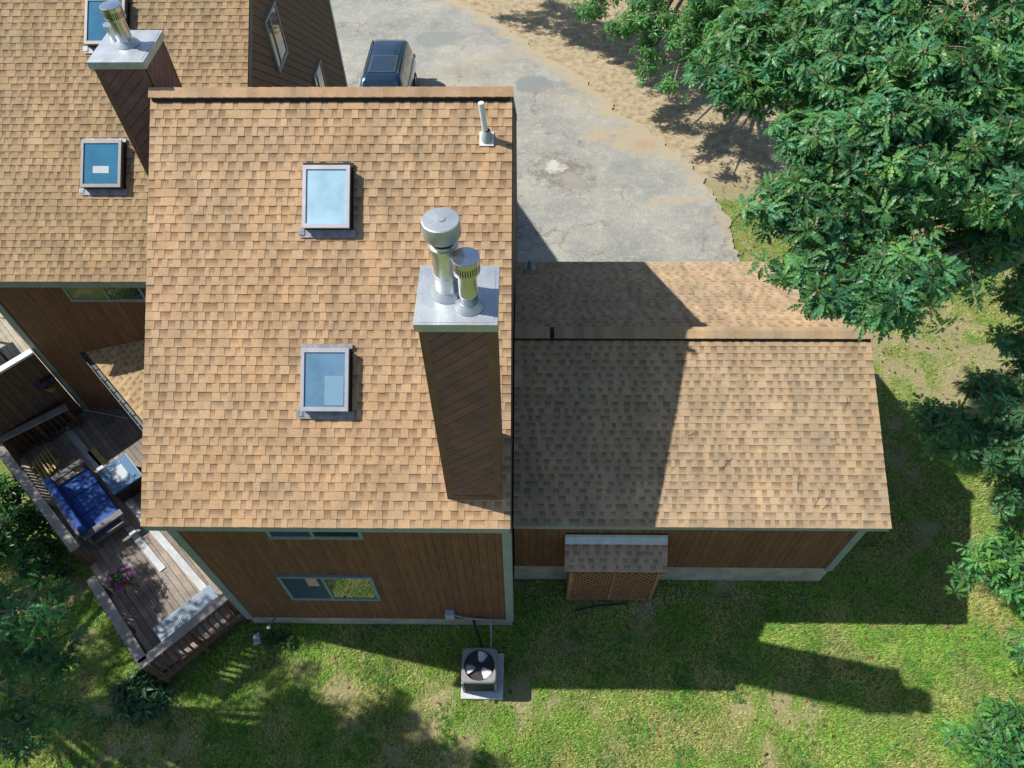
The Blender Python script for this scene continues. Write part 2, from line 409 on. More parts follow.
def flue(parent, x, y, z, h, r, rc, hc, mat, capmat):
    zc = h - hc
    m = MB(); m.lathe((x, y, z), [(r, 0), (r, .28), (r * 1.04, .285), (r * 1.04, .31), (r, .315), (r, zc - .16), (r * 1.14, zc - .15), (r * 1.14, zc - .09), (r * .98, zc - .085), (r * .98, zc - .05)])
    m.build('flue', mat, parent, smooth=35)
    m = MB(); m.lathe((x, y, z), [(r * .8, zc - .06), (r * .8, zc + .02)], n=24); m.build('flue_throat', M['blackmetal'], parent, smooth=40)
    m = MB(); m.lathe((x, y, z), [(r * .9, zc + .0), (rc * .93, zc + .03), (rc, zc + .06), (rc, h - .03), (rc * .985, h - .008), (rc * .93, h), (rc * .27, h + .008), (rc * .24, h + .018), (.01, h + .02)])
    m.build('flue_cap', capmat, parent, smooth=30)
    m = MB(); m.lathe((x, y, z), [(r * 1.5, .004), (r * 1.46, .02), (r * 1.05, .07), (r * 1.02, .085)]); m.build('storm_collar', M['galv_dull'], parent, smooth=40)
def flue2(parent, x, y, z, h, r, rc):
    m = MB(); m.lathe((x, y, z), [(r, 0), (r, .2), (r * 1.02, .203), (r * 1.02, .22), (r, .223), (r, h - .2)]); m.build('flue', M['chrome'], parent, smooth=35)
    m = MB(); m.lathe((x, y, z), [(rc * .85, h - .19), (rc * .9, h - .06)], n=24); m.build('flue_throat', M['blackmetal'], parent, smooth=40)
    m = MB(); m.lathe((x, y, z), [(r * 1.01, h - .21), (rc * .99, h - .2), (rc, h - .185), (rc, h - .17), (rc * .9, h - .165)])
    m.lathe((x, y, z), [(rc * .9, h - .075), (rc * 1.02, h - .07), (rc * 1.02, h - .006), (rc * .98, h), (rc * .2, h + .008), (.01, h + .009)])
    for k in range(34):
        a = 2 * math.pi * k / 34; m.box((-.008, -.004, h - .17), (.008, .004, h - .07), fn=lambda X, Y, Z, a=a: (x + (rc * .96 + Y) * math.cos(a) - X * math.sin(a), y + (rc * .96 + Y) * math.sin(a) + X * math.cos(a), z + Z))
    m.build('flue_cap', M['chrome'], parent, smooth=30)
    m = MB(); m.lathe((x, y, z), [(r * 1.6, .004), (r * 1.56, .02), (r * 1.05, .07), (r * 1.02, .085)]); m.build('storm_collar', M['galv_dull'], parent, smooth=40)
def chimney(house, x0, x1, y0, y1, ztop, seed):
    b = MB(); zb = ZE - .3 + (y0 - .3 - (4.945 if y0 < 8 else 10.4)) * 0
    b.box((x0 + .05, y0 + .03, zb), (x1 - .05, y1 - .03, ztop - .12))
    ch = b.build('chimney', M['wallback'], house)
    s = MB(); H = ztop - .13 - zb
    boards(s, [(0, 0), (x1 - x0 - .1, 0), (x1 - x0 - .1, H), (0, H)], (x0 + .05, y0 + .03, zb), (1, 0, 0), (0, 0, 1), (0, -1, 0), R(40), .15, .008, .018, .12, seed)
    boards(s, [(0, 0), (y1 - y0 - .06, 0), (y1 - y0 - .06, H), (0, H)], (x1 - .05, y0 + .03, zb), (0, 1, 0), (0, 0, 1), (1, 0, 0), R(45), .15, .008, .018, .12, seed + 1)
    boards(s, [(0, 0), (y1 - y0 - .06, 0), (y1 - y0 - .06, H), (0, H)], (x0 + .05, y1 - .03, zb), (0, -1, 0), (0, 0, 1), (-1, 0, 0), R(45), .15, .008, .018, .12, seed + 2)
    boards(s, [(0, 0), (x1 - x0 - .1, 0), (x1 - x0 - .1, H), (0, H)], (x1 - .05, y1 - .03, zb), (-1, 0, 0), (0, 0, 1), (0, 1, 0), R(45), .15, .008, .018, .12, seed + 3)
    s.build('chimney_siding', M['siding_c'], ch, fix=True)
    c = MB()
    for sx in (0, 1):
        for sy in (0, 1):
            xx = x0 + .03 if sx == 0 else x1 - .03; yy = y0 + .008 if sy == 0 else y1 - .008
            dx = .1 if sx == 0 else -.1; dy = .1 if sy == 0 else -.1
            c.box((min(xx, xx + dx), min(yy, yy + dy * .3), zb), (max(xx, xx + dx), max(yy, yy + dy * .3), ztop - .125))
            c.box((min(xx - .002 * (1 if dx > 0 else -1), xx + dx * .3), min(yy + .002, yy + dy), zb) if dy > 0 else (min(xx, xx + dx * .3), min(yy - .002, yy + dy), zb),
                  (max(xx, xx + dx * .3), max(yy, yy + dy), ztop - .127))
    zf = ZE + (y0 - (YE if y0 < 8 else YE + 5.456)) * TS
    c.box((x0 + .135, y0 + .004, zf - .1), (x1 - .135, y0 + .03, zf + .12))
    c.build('corner_boards', M['brown_trim'], ch, fix=True)
    k = MB(); k.box((x0 - .01, y0 - .035, ztop - .12), (x1 + .01, y1 + .035, ztop)); k.box((x0 + .03, y0 - .0, ztop), (x1 - .03, y1, ztop + .004))
    cap = k.build('chimney_cap', M['galv_dull'], ch, bevel=.006)
    return ch
def house_unit(name, label, off, mroof, seed, right_diag, x0, x1, zre=None):
    ox, oy = off; ye, yr, yw = YE + oy, YR + oy, YW + oy; yb = 2 * yr - ye; ybw = 2 * yr - yw
    h = thing(name, label, 'house', ((x0 + x1) / 2, yw, 0))
    zre = ZE if zre is None else zre; sr = math.atan2(ZR - zre, yb - yr)
    def zr(y): return ZE + (y - ye) * TS if y < yr else zre + (yb - y) * math.tan(sr)
    b = MB(); th = .17
    prof = [(yw + .02, .44), (ybw - .02, .44), (ybw - .02, zr(ybw) - th), (yr, ZR - th), (yw + .02, zr(yw) - th)]
    b.prism([(x0 + .03, y, z) for y, z in prof], (x1 - x0 - .06, 0, 0)); b.build('wall', M['wallback'], h, fix=True)
    s = MB(); zt = zr(yw) - .15
    boards(s, [(0, .45), (x1 - x0, .45), (x1 - x0, zt), (0, zt)], (x0, yw + .02, 0), (1, 0, 0), (0, 0, 1), (0, -1, 0), R(90), .155, .007, .02, .11, seed)
    s.build('front_siding', M['siding'], h, fix=True); s = MB()
    zt2 = zr(ybw) - .15
    boards(s, [(0, .45), (x1 - x0, .45), (x1 - x0, zt2), (0, zt2)], (x1, ybw - .02, 0), (-1, 0, 0), (0, 0, 1), (0, 1, 0), R(90), .155, .007, .02, .11, seed)
    s.build('rear_siding', M['siding'], h, fix=True)
    s = MB()
    gp = [(0, .45), (ybw - yw, .45), (ybw - yw, zr(ybw) - .15), (yr - yw, ZR - .15), (0, zr(yw) - .15)]
    boards(s, gp, (x1 - .03, yw, 0), (0, 1, 0), (0, 0, 1), (1, 0, 0), R(-36) if right_diag else R(90), .18, .013, .028, .15, seed + 5)
    s.build('gable_siding', M['siding_d'], h, fix=True); s = MB()
    gl = [(ybw - yw - a, z) for a, z in gp]
    boards(s, gl, (x0 + .03, ybw, 0), (0, -1, 0), (0, 0, 1), (-1, 0, 0), R(45), .18, .013, .028, .15, seed + 6)
    s.build('gable_siding', M['siding_d'], h, fix=True)
    f = MB(); f.box((x0 + .02, yw + .03, -.4), (x1 - .02, ybw - .03, .45)); f.build('foundation', M['concrete'], h)
    tw = .15
    for xx in (x0, x1):
        for yy, d, zt in ((yw, -1, zr(yw) - .15), (ybw, 1, zr(ybw) - .15)):
            a = xx if xx == x0 else xx - tw; t = MB()
            t.box((a - (.012 if xx == x0 else -0.0), min(yy, yy + d * .03), .40), (a + tw + (.012 if xx == x1 else 0), max(yy, yy + d * .03), zt - .03))
            t.box((xx - .028 if xx == x0 else xx, min(yy, yy - d * .14), .402), (xx if xx == x0 else xx + .014, max(yy, yy - d * .14), zt - .04))
            t.build('corner_trim', M['trim'], h, fix=True)
    # roof
    r = MB(); sn, cs = math.sin(SLOPE), math.cos(SLOPE); L = (yr - ye) / cs
    r.prism([(x0, ye + .01, ZE - .03), (x0, yr, ZR - .03), (x0, yb - .01, zre - .03), (x0, yb - .01, zre - .13), (x0, yr, ZR - .14), (x0, ye + .01, ZE - .13)], (x1 - x0, 0, 0))
    ro = r.build('roof', M['deckunder'], h, fix=True)
    L2 = (yb - yr) / math.cos(sr)
    for nm, p0, u, s_, n, L_ in (('front_shingles', (x0 - .01, ye - .012, ZE - .02), (1, 0, 0), (0, cs, sn), (0, -sn, cs), L), ('rear_shingles', (x1 + .01, yb + .012, zre - .02), (-1, 0, 0), (0, -math.cos(sr), math.sin(sr)), (0, math.sin(sr), math.cos(sr)), L2)):
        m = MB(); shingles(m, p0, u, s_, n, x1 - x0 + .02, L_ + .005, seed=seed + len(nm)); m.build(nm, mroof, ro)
    f = MB()
    f.box((x0 - .005, ye + .001, ZE - .2), (x1 + .005, ye + .03, ZE - .032)); f.build('fascia', M['trim'], ro); f = MB(); f.box((x0 - .005, yb - .03, zre - .2), (x1 + .005, yb - .001, zre - .032))
    f.build('fascia', M['trim'], ro)
    for xx in (x0 - .022, x1 + .002):
        f = MB()
        for ya, yc, za in ((ye, yr, ZE), (yb, yr, zre)):
            f.prism([(xx, ya, za - .03), (xx, yc, ZR - .03), (xx, yc, ZR - .21), (xx, ya, za - .21)], (.02, 0, 0))
        f.build('rake_trim', M['trim_d'], ro, fix=True)
    v = MB(); wg = .163
    v.prism([(x0 + .03, yr - wg * cs, ZR - wg * sn - .01), (x0 + .03, yr, ZR - .01), (x0 + .03, yr + wg * cs, ZR - wg * sn - .01), (x0 + .03, yr + wg * cs, ZR - wg * sn + .066), (x0 + .03, yr, ZR + .066), (x0 + .03, yr - wg * cs, ZR - wg * sn + .066)], (x1 - x0 - .05, 0, 0))
    v.build('ridge_vent', M['vent_dark'], ro, fix=True)
    c = MB(); ridge_cap(c, x0 - .01, x1 + .01, yr, ZR, SLOPE, sr, seed=seed + 2); c.build('ridge_cap', mroof, ro)
    return h, ro

# ---- main house
H1, RO1 = house_unit('house', 'middle house under the large orange tan shingle roof with a twin flue chimney', (0, 0), M['roof_main'], 11, True, XL, XR)
skylight(RO1, -3.515, -2.763, 8.82, 9.645, (0, 0), M['sky_white'])
skylight(RO1, -3.50, -2.745, 6.44, 7.255, (0, 0), M['sky_blue'], reflect_patch=M['reflection_tint'], topdark=False)
window(H1, 'window', (-4.73, YW, 1.68), (1, 0, 0), (0, 0, 1), (0, -1, 0), 1.83, 1.22, M['win_screen'], M['win_glass'], paper=True)
window(H1, 'window', (-4.36, YW, 4.62), (1, 0, 0), (0, 0, 1), (0, -1, 0), 1.62, .85, M['win_screen'], M['win_dark'])
ch1 = chimney(H1, -1.215, -.295, 5.30, 6.17, 10.10, 31)
flue(ch1, -.86, 5.78, 10.104, 1.05, .142, .205, .24, M['galv'], M['galv_dull'])
flue2(ch1, -.61, 5.55, 10.104, .75, .105, .15)
m = MB(); m.lathe((-.6, 10.05, 9.18), [(.10, .02), (.095, .06), (.075, .16), (.06, .2)], n=20); b_ = m.build('pipe_boot', M['box_grey'], RO1, smooth=40)
m = MB(); m.lathe((-.6, 10.05, 9.2), [(.061, .1), (.061, .17), (.055, .19)], n=20); m.build('boot_collar', M['vent_dark'], b_, smooth=40)
m = MB(); m.tube([(-.6, 10.05, 9.2), (-.63, 10.04, 9.5), (-.665, 10.03, 9.87)], .045, 16); m.build('vent_pipe', M['white'], RO1, smooth=40)
m = MB(); p = lambda a, b, hh: (-.6 + a, 10.05 + b * math.cos(SLOPE) - hh * math.sin(SLOPE), 9.235 + b * math.sin(SLOPE) + hh * math.cos(SLOPE))
m.add([p(a, b, hh) for hh in (.0, .022) for a, b in ((-.115, -.13), (.115, -.13), (.115, .1), (-.115, .1))], [(4, 5, 6, 7), (0, 1, 5, 4), (1, 2, 6, 5), (3, 0, 4, 7)]); m.build('boot_flange', M['white'], b_)
# disconnect box and conduit on the wall
m = MB(); m.box((-1.64, YW - .13, .78), (-1.45, YW + .0, 1.04)); bx = m.build('electrical_box', M['box_grey'], H1, bevel=.008)
m = MB(); m.tube([(-1.46, YW - .05, .85), (-1.3, YW - .06, .74), (-1.05, YW - .06, .66), (-.8, YW - .06, .62), (-.7, YW - .07, .6)], .014, 8); m.build('conduit', M['box_grey'], bx, smooth=60)

# ---- left house
OX, OY = -5.62, 5.456
H2, RO2 = house_unit('house', 'left house set farther back under a paler tan roof, behind the deck', (OX, OY), M['roof_left'], 57, True, -11.66, -5.735, 6.2)
skylight(RO2, -9.07, -8.24, 11.955, 12.755, (0, OY), M['sky_blue2'], sticker=True, topdark=False, frame='sky_frame2')
skylight(RO2, -9.065, -8.24, 14.395, 15.2, (0, OY), M['sky_blue2'], frame='sky_frame2')
window(H2, 'window', (-9.86, YW + OY, 4.77), (1, 0, 0), (0, 0, 1), (0, -1, 0), 1.68, .66, M['win_dark'], M['win_glass'], split=.5)
window(H2, 'window', (-5.735, 15.7, 7.17), (0, 1, 0), (0, 0, 1), (1, 0, 0), .97, 1.19, M['win_dark'], M['win_glass'], split=.3)
window(H2, 'window', (-5.735, 18.15, 4.45), (0, 1, 0), (0, 0, 1), (1, 0, 0), .97, 1.2, M['win_dark'], M['win_glass'], split=.3)
ch2 = chimney(H2, -6.88, -6.00, 10.74, 11.68, 10.17, 71)
flue2(ch2, -6.42, 11.25, 10.174, .62, .12, .16)
m = MB(); m.lathe((-6.66, 11.40, 10.174), [(.075, 0), (.075, .2), (.1, .21), (.1, .25)], n=20); m.build('flue', M['galv'], ch2, smooth=40)
# porch roof at 45 degrees over the entry, hanging from the left unit
U = Vector((.7133, -.7009, 0)); Vv = Vector((.7009, .7133, 0))       # deck axes: along the rail, towards the house
pA = Vector((-10.50, 10.80, 3.0)); ang = R(22); ps = Vv * math.cos(ang) + Vector((0, 0, math.sin(ang))); pn = Vector((0, 0, math.cos(ang))) - Vv * math.sin(ang)
PW, PL = 4.2, 2.3
m = MB(); m.prism([pA - pn * .12, pA + U * PW - pn * .12, pA + U * PW + ps * PL - pn * .12, pA + ps * PL - pn * .12], pn * .1); po = m.build('porch_roof', M['brown_trim'], H2, fix=True)
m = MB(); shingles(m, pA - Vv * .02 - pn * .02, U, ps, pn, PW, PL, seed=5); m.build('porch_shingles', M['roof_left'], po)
m = MB(); g0 = pA - Vv * .09
m.bar(g0 + Vector((0, 0, -.10)), g0 + U * PW + Vector((0, 0, -.10)), .1, .012); m.bar(g0 - Vv * .052 + Vector((0, 0, -.06)), g0 - Vv * .052 + U * PW + Vector((0, 0, -.06)), .018, .08)
for i in range(9): m.bar(g0 - Vv * .05 + U * (.2 + i * .46) + Vector((0, 0, .0)), g0 + Vv * .06 + U * (.2 + i * .46) + Vector((0, 0, .0)), .03, .012)
m.build('gutter', M['trim_d'], po, fix=True)
m = MB()
w0 = pA + Vv * 1.0
m.prism([w0 + U * .25 + Vector((0, 0, -2.4)), w0 + U * 3.9 + Vector((0, 0, -2.4)), w0 + U * 3.9 + Vector((0, 0, .12)), w0 + U * .25 + Vector((0, 0, .12))], Vv * .12); m.build('entry_wall', M['siding_d'], H2, fix=True)

# ---- garage
GX0, GX1, GYE, GZE, GYR, GZR, GYB, GYW = -.175, 6.967, 6.018, 3.551, 9.524, 5.101, 13.111, 6.363
GS = math.atan2(GZR - GZE, GYR - GYE); GS2 = math.atan2(GZR - 3.665, GYB - GYR)
G = thing('garage', 'low garage wing with wide tan shingle roof half in shade, beside the middle house', 'garage', (3.4, GYW, 0))
gzr = lambda y: GZE + (y - GYE) * math.tan(GS) if y < GYR else GZR - (y - GYR) * math.tan(GS2)
gx1 = 6.90; gyb = 12.85
b = MB(); b.prism([(GX0, y, z) for y, z in ((GYW + .02, .75), (gyb, .75), (gyb, gzr(gyb) - .16), (GYR, GZR - .16), (GYW + .02, gzr(GYW) - .16))], (gx1 - .03 - GX0, 0, 0)); b.build('wall', M['wallback'], G, fix=True)
s = MB(); zt = gzr(GYW) - .14
boards(s, [(0, .766), (gx1 - GX0, .766), (gx1 - GX0, zt), (0, zt)], (GX0, GYW + .02, 0), (1, 0, 0), (0, 0, 1), (0, -1, 0), R(90), .155, .007, .02, .11, 91)
gp = [(0, .766), (gyb - GYW, .766), (gyb - GYW, gzr(gyb) - .15), (GYR - GYW, GZR - .15), (0, zt)]
s.build('wall_siding', M['siding'], G, fix=True); s = MB()
boards(s, gp, (gx1 - .03, GYW, 0), (0, 1, 0), (0, 0, 1), (1, 0, 0), R(45), .18, .013, .028, .15, 92)
s.build('wall_siding', M['siding'], G, fix=True)
f = MB(); f.box((GX0 - .01, GYW + .015, -.4), (gx1 - .02, gyb - .03, .766)); f.build('foundation', M['concrete'], G)
t = MB(); t.box((gx1 - .15, GYW - .03, .7), (gx1 + .012, GYW, zt - .02)); t.box((gx1, GYW, .702), (gx1 + .014, GYW + .14, zt - .03)); t.build('corner_trim', M['trim'], G)
for i in range(2):
    d = MB(); xx = .6 + i * 3.2
    for k in range(4): d.box((xx, gyb, .1 + k * .56), (xx + 2.6, gyb + .05, .64 + k * .56))
    d.build('garage_door', M['whitewood'], G)
r = MB(); r.prism([(GX0, GYE + .01, GZE - .03), (GX0, GYR, GZR - .03), (GX0, GYB - .01, 3.665 - .03), (GX0, GYB - .01, 3.665 - .12), (GX0, GYR, GZR - .13), (GX0, GYE + .01, GZE - .12)], (GX1 - GX0, 0, 0)); gro = r.build('roof', M['deckunder'], G, fix=True)
for nm, p0, u, sg, ss in (('front_shingles', (GX0, GYE - .012, GZE - .02), (1, 0, 0), 1, GS), ('rear_shingles', (GX1 + .01, GYB + .012, 3.665 - .02), (-1, 0, 0), -1, GS2)):
    m = MB(); ln = ((GYR - GYE) if sg > 0 else (GYB - GYR)) / math.cos(ss)
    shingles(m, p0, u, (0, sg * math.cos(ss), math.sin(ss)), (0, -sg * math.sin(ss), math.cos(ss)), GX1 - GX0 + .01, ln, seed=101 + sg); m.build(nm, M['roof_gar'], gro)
f = MB(); f.box((GX0, GYE + .001, GZE - .16), (GX1, GYE + .03, GZE - .032)); f.build('fascia', M['trim'], gro); f = MB(); f.box((GX0, GYB - .03, 3.665 - .17), (GX1, GYB - .001, 3.665 - .032)); f.build('fascia', M['trim'], gro)
f = MB()
for ya, za, yc in ((GYE, GZE, GYR), (GYB, 3.665, GYR)): f.prism([(GX1 + .002, ya, za - .03), (GX1 + .002, yc, GZR - .03), (GX1 + .002, yc, GZR - .2), (GX1 + .002, ya, za - .2)], (.02, 0, 0))
f.build('rake_trim', M['trim_d'], gro, fix=True)
v = MB(); wg = .163; cs, sn, c2, s2 = math.cos(GS), math.sin(GS), math.cos(GS2), math.sin(GS2)
v.prism([(GX0, GYR - wg * cs, GZR - wg * sn - .01), (GX0, GYR, GZR - .01), (GX0, GYR + wg * c2, GZR - wg * s2 - .01), (GX0, GYR + wg * c2, GZR - wg * s2 + .056), (GX0, GYR, GZR + .056), (GX0, GYR - wg * cs, GZR - wg * sn + .056)], (GX1 - GX0 - .02, 0, 0)); v.build('ridge_vent', M['vent_dark'], gro, fix=True)
c = MB(); ridge_cap(c, GX0, GX1 + .01, GYR, GZR, GS, GS2, seed=9, skip=lambda i: i == 3, lift=.07); ridge_cap(c, GX0 + .6, GX0 + .69, GYR, GZR, GS, GS2, seed=19, lift=.07); c.build('ridge_cap', M['roof_gar'], gro)
m = MB(); m.lathe((.16, 12.72, 3.84), [(.09, 0), (.06, .05), (.05, .2), (.05, .26)], n=16); m.box((.03, 12.6, 3.83), (.3, 12.8, 3.85)); m.build('roof_vent', M['box_grey'], gro, smooth=35)

# ---- lattice enclosure against the garage
E_ = thing('lattice_enclosure', 'small wooden lattice enclosure with its own grey shingle roof against the garage wall', 'lattice shed', (1.95, 6.1, 0))
bx0, bx1, by0, by1 = 1.0, 2.93, 5.88, 6.335
m = MB(); m.box((bx0 + .05, by0 + .1, .0), (bx1 - .05, by1, 1.84)); m.build('inner_shade_box', M['lattice_in'], E_)  # dark box added to paint the shaded inside behind the lattice
def lat(mb, o, u, wd, h, n, sp=.1, tw=.036):
    poly = [(0, 0), (wd, 0), (wd, h), (0, h)]
    boards(mb, poly, o, u, (0, 0, 1), n, R(45), sp, sp - tw, .008, .15, 3); o2 = Vector(o) + Vector(n) * .009
    boards(mb, poly, o2, u, (0, 0, 1), n, R(-45), sp, sp - tw, .008, .15, 4)
m = MB(); lat(m, (bx0 + .08, by0 + .03, .06), (1, 0, 0), bx1 - bx0 - .16, 1.72, (0, -1, 0)); lat(m, (bx1 - .03, by0 + .08, .06), (0, 1, 0), by1 - by0 - .1, 1.9, (1, 0, 0)); lat(m, (bx0 + .03, by1 - .02, .06), (0, -1, 0), by1 - by0 - .1, 1.9, (-1, 0, 0)); m.build('lattice', M['lattice'], E_, fix=True)
for xx in (bx0, bx1 - .08, (bx0 + bx1) / 2 - .03):
    m = MB(); m.box((xx, by0, 0), (xx + (.08 if xx != (bx0 + bx1) / 2 - .03 else .05), by0 + .03 if xx > bx0 and xx < bx1 - .1 else by0 + .08, 1.82)); m.build('post', M['lattice'], E_)
m = MB(); m.box((bx0 + .08, by0 + .005, 0), (bx1 - .08, by0 + .028, .06)); m.build('rail', M['lattice'], E_); m = MB(); m.box((bx0 + .08, by0 + .005, 1.76), (bx1 - .08, by0 + .028, 1.83)); m.build('rail', M['lattice'], E_)
ea = math.atan2(2.40 - 1.88, 6.34 - 5.80); el = math.hypot(.52, .54); ce, se = math.cos(ea), math.sin(ea)
m = MB(); m.prism([(.88, 5.80, 1.85), (.88, 6.34, 2.37), (.88, 6.34, 2.30), (.88, 5.80, 1.78)], (2.1, 0, 0)); er = m.build('roof', M['lattice_in'], E_, fix=True)
m = MB(); shingles(m, (.87, 5.79, 1.86), (1, 0, 0), (0, ce, se), (0, -se, ce), 2.12, el - .02, expo=.15, seed=44); m.build('roof_shingles', M['roof_grey'], er)
m = MB(); m.prism([(.88, 6.22, 2.275), (.88, 6.335, 2.385), (.88, 6.335, 2.50), (.88, 6.325, 2.50), (.88, 6.318, 2.40), (.88, 6.21, 2.29)], (2.1, 0, 0)); m.build('flashing', M['galv_dull'], er, fix=True)

# ---- condenser
AC = thing('air_conditioner', 'outdoor air conditioner unit with open fan top on the lawn beside the middle house', 'air conditioner', (-.87, 4.2, .06))
ax0, ax1, ay0, ay1, az = -1.24, -.52, 3.84, 4.54, .86
m = MB()
for k in range(15): m.box((ax0 + .025, ay0 + .025, .09 + k * .046), (ax1 - .025, ay1 - .025, .115 + k * .046))
m.box((ax0 + .05, ay0 + .05, .07), (ax1 - .05, ay1 - .05, .55)); m.build('louvred_body', M['ac_body'], AC)
for xx in (ax0, ax1 - .05):
    for yy in (ay0, ay1 - .05): m = MB(); m.box((xx, yy, .06), (xx + .05, yy + .05, az - .1)); m.build('corner_post', M['ac_top'], AC)
m = MB(); n = 48; cx, cy = (ax0 + ax1) / 2, (ay0 + ay1) / 2; rf = .315
def sq(a, hx, hy): # superellipse outline
    c_, s_ = math.cos(a), math.sin(a); e = .22
    return (cx + hx * math.copysign(abs(c_) ** e, c_), cy + hy * math.copysign(abs(s_) ** e, s_))
rings = []
hx, hy = (ax1 - ax0) / 2, (ay1 - ay0) / 2
for kind, z in (('o', az - .1), ('o', az - .02), ('o2', az), ('i', az), ('i', az - .03), ('ib', az - .25)):
    ring = []
    for j in range(n):
        a = 2 * math.pi * j / n
        x, y = sq(a, hx, hy) if kind == 'o' else sq(a, hx - .02, hy - .02) if kind == 'o2' else (cx + rf * math.cos(a), cy + rf * math.sin(a))
        ring.append((x, y, z))
    rings.append(ring)
vs = [p for r_ in rings for p in r_]
m.add(vs, [(i * n + j, i * n + (j + 1) % n, (i + 1) * n + (j + 1) % n, (i + 1) * n + j) for i in range(5) for j in range(n)])
m.build('top_shroud', M['ac_top'], AC, smooth=35)
m = MB(); m.lathe((cx, cy, az - .27), [(.315, 0), (.315, .004)], n=40); m.build('fan_well', M['blackmetal'], AC)
m = MB()
for k in range(3):
    a0 = R(75 + 120 * k); pr = []
    for r_, da0, da1 in ((.075, -.3, .4), (.17, -.42, .46), (.27, -.42, .42), (.295, -.2, .3)):
        for q in range(5):
            da = da0 + (da1 - da0) * q / 4
            pr.append((cx + r_ * math.cos(a0 + da), cy + r_ * math.sin(a0 + da), az - .075 + .06 * (q / 4 - .5)))
    m.add(pr, [(i * 5 + q, i * 5 + q + 1, (i + 1) * 5 + q + 1, (i + 1) * 5 + q) for i in range(3) for q in range(4)])
fo = m.build('fan', M['fan'], AC, smooth=60); sm = fo.modifiers.new('solid', 'SOLIDIFY'); sm.thickness = .004
m = MB(); m.lathe((cx, cy, az - .15), [(.075, 0), (.075, .09), (.06, .1)], n=20); m.build('fan_motor', M['blackmetal'], AC, smooth=40)
m = MB()
for r_ in (.1, .17, .24, .305):
    m.tube([(cx + r_ * math.cos(2 * math.pi * j / 32), cy + r_ * math.sin(2 * math.pi * j / 32), az - .012) for j in range(33)], .0015, 4, cap=False)
for k in range(4):
    a = R(20 + 45 * k); m.tube([(cx + .315 * math.cos(a), cy + .315 * math.sin(a), az - .008), (cx - .315 * math.cos(a), cy - .315 * math.sin(a), az - .008)], .0025, 4)
m.build('fan_guard', M['blackmetal'], AC)
m = MB(); m.tube([(-.86, 4.54, .35), (-.86, 4.7, .3), (-.93, 4.9, .28), (-1.02, 5.1, .4), (-1.06, 5.22, .52)], .03, 8); m.build('refrigerant_line', M['rubber'], AC, smooth=60)
m = MB(); m.tube([(-.66, 4.54, .4), (-.67, 4.75, .32), (-.68, 5.05, .35), (-.69, 5.2, .5)], .017, 8); m.build('power_conduit', M['box_grey'], AC, smooth=60)
m = MB(); m.box((-1.29, 3.72, -.05), (-.40, 4.66, .06)); tag(m.build('concrete_pad', M['slab'], bevel=.012), 'pale square concrete pad under the air conditioner', 'concrete pad')

# ------------------------------------------------------------------ deck
P1 = Vector((-7.52, 4.04, 0))
def D(a, b, z=0): return P1 - U * a + Vv * b + Vector((0, 0, z))     # a: metres up along the rail, b: towards the houses
DK = thing('deck', 'weathered wooden deck set at an angle in front of the left house with brown railing', 'deck', tuple(D(3, 1, 0)))
FZ = .62
def duv(p): q = Vector((p[0], p[1], 0)) - P1; return (-q.dot(U), q.dot(Vv))
outline = [(0, -.02), duv((-6.1, 5.3)), duv((-6.1, 10.725)), duv((-11.62, 10.725)), (7.45, 1.25), (7.45, -.02)]
m = MB(); boards(m, outline, P1 + Vector((0, 0, FZ - .04)), -U, Vv, (0, 0, 1), 0, .142, .009, .04, .22, 5); m.build('deck_boards', M['deck'], DK, fix=True)
m = MB(); m.prism([P1 - U * a + Vv * b + Vector((0, 0, FZ - .3)) for a, b in [(0.03, .01)] + [duv((-6.13, 5.33)), duv((-6.13, 10.66)), duv((-11.6, 10.66)), (7.4, 1.2), (7.4, .01)]], (0, 0, .255)); m.build('deck_frame', M['deck_dark'], DK, fix=True)
def dbar(mb, a0, b0, a1, b1, z0, z1, w, col=(1, 1, 1)):
    A = D(a0, b0, (z0 + z1) / 2); B = D(a1, b1, (z0 + z1) / 2); mb.bar(A, B, w, z1 - z0, col)
strips = [((-11.9, 10.1), (-7.08, 5.81), .16, 'pale_board'), ((-9.99, 7.92), (-8.16, 6.27), .15, 'pale_board'), ((-11.36, 9.12), (-9.99, 7.92), .15, 'yellow_sun_wood'), ((-10.99, 9.44), (-10.51, 9.03), .2, 'yellow_sun_wood')]  # yellow pieces: sunlight on the strips put into board colour
for i, (a, b, wd, mt) in enumerate(strips):
    m = MB(); m.bar(Vector((*a, FZ + .012)), Vector((*b, FZ + .012)), wd, .024); m.build('inlaid_board', M[mt], DK)
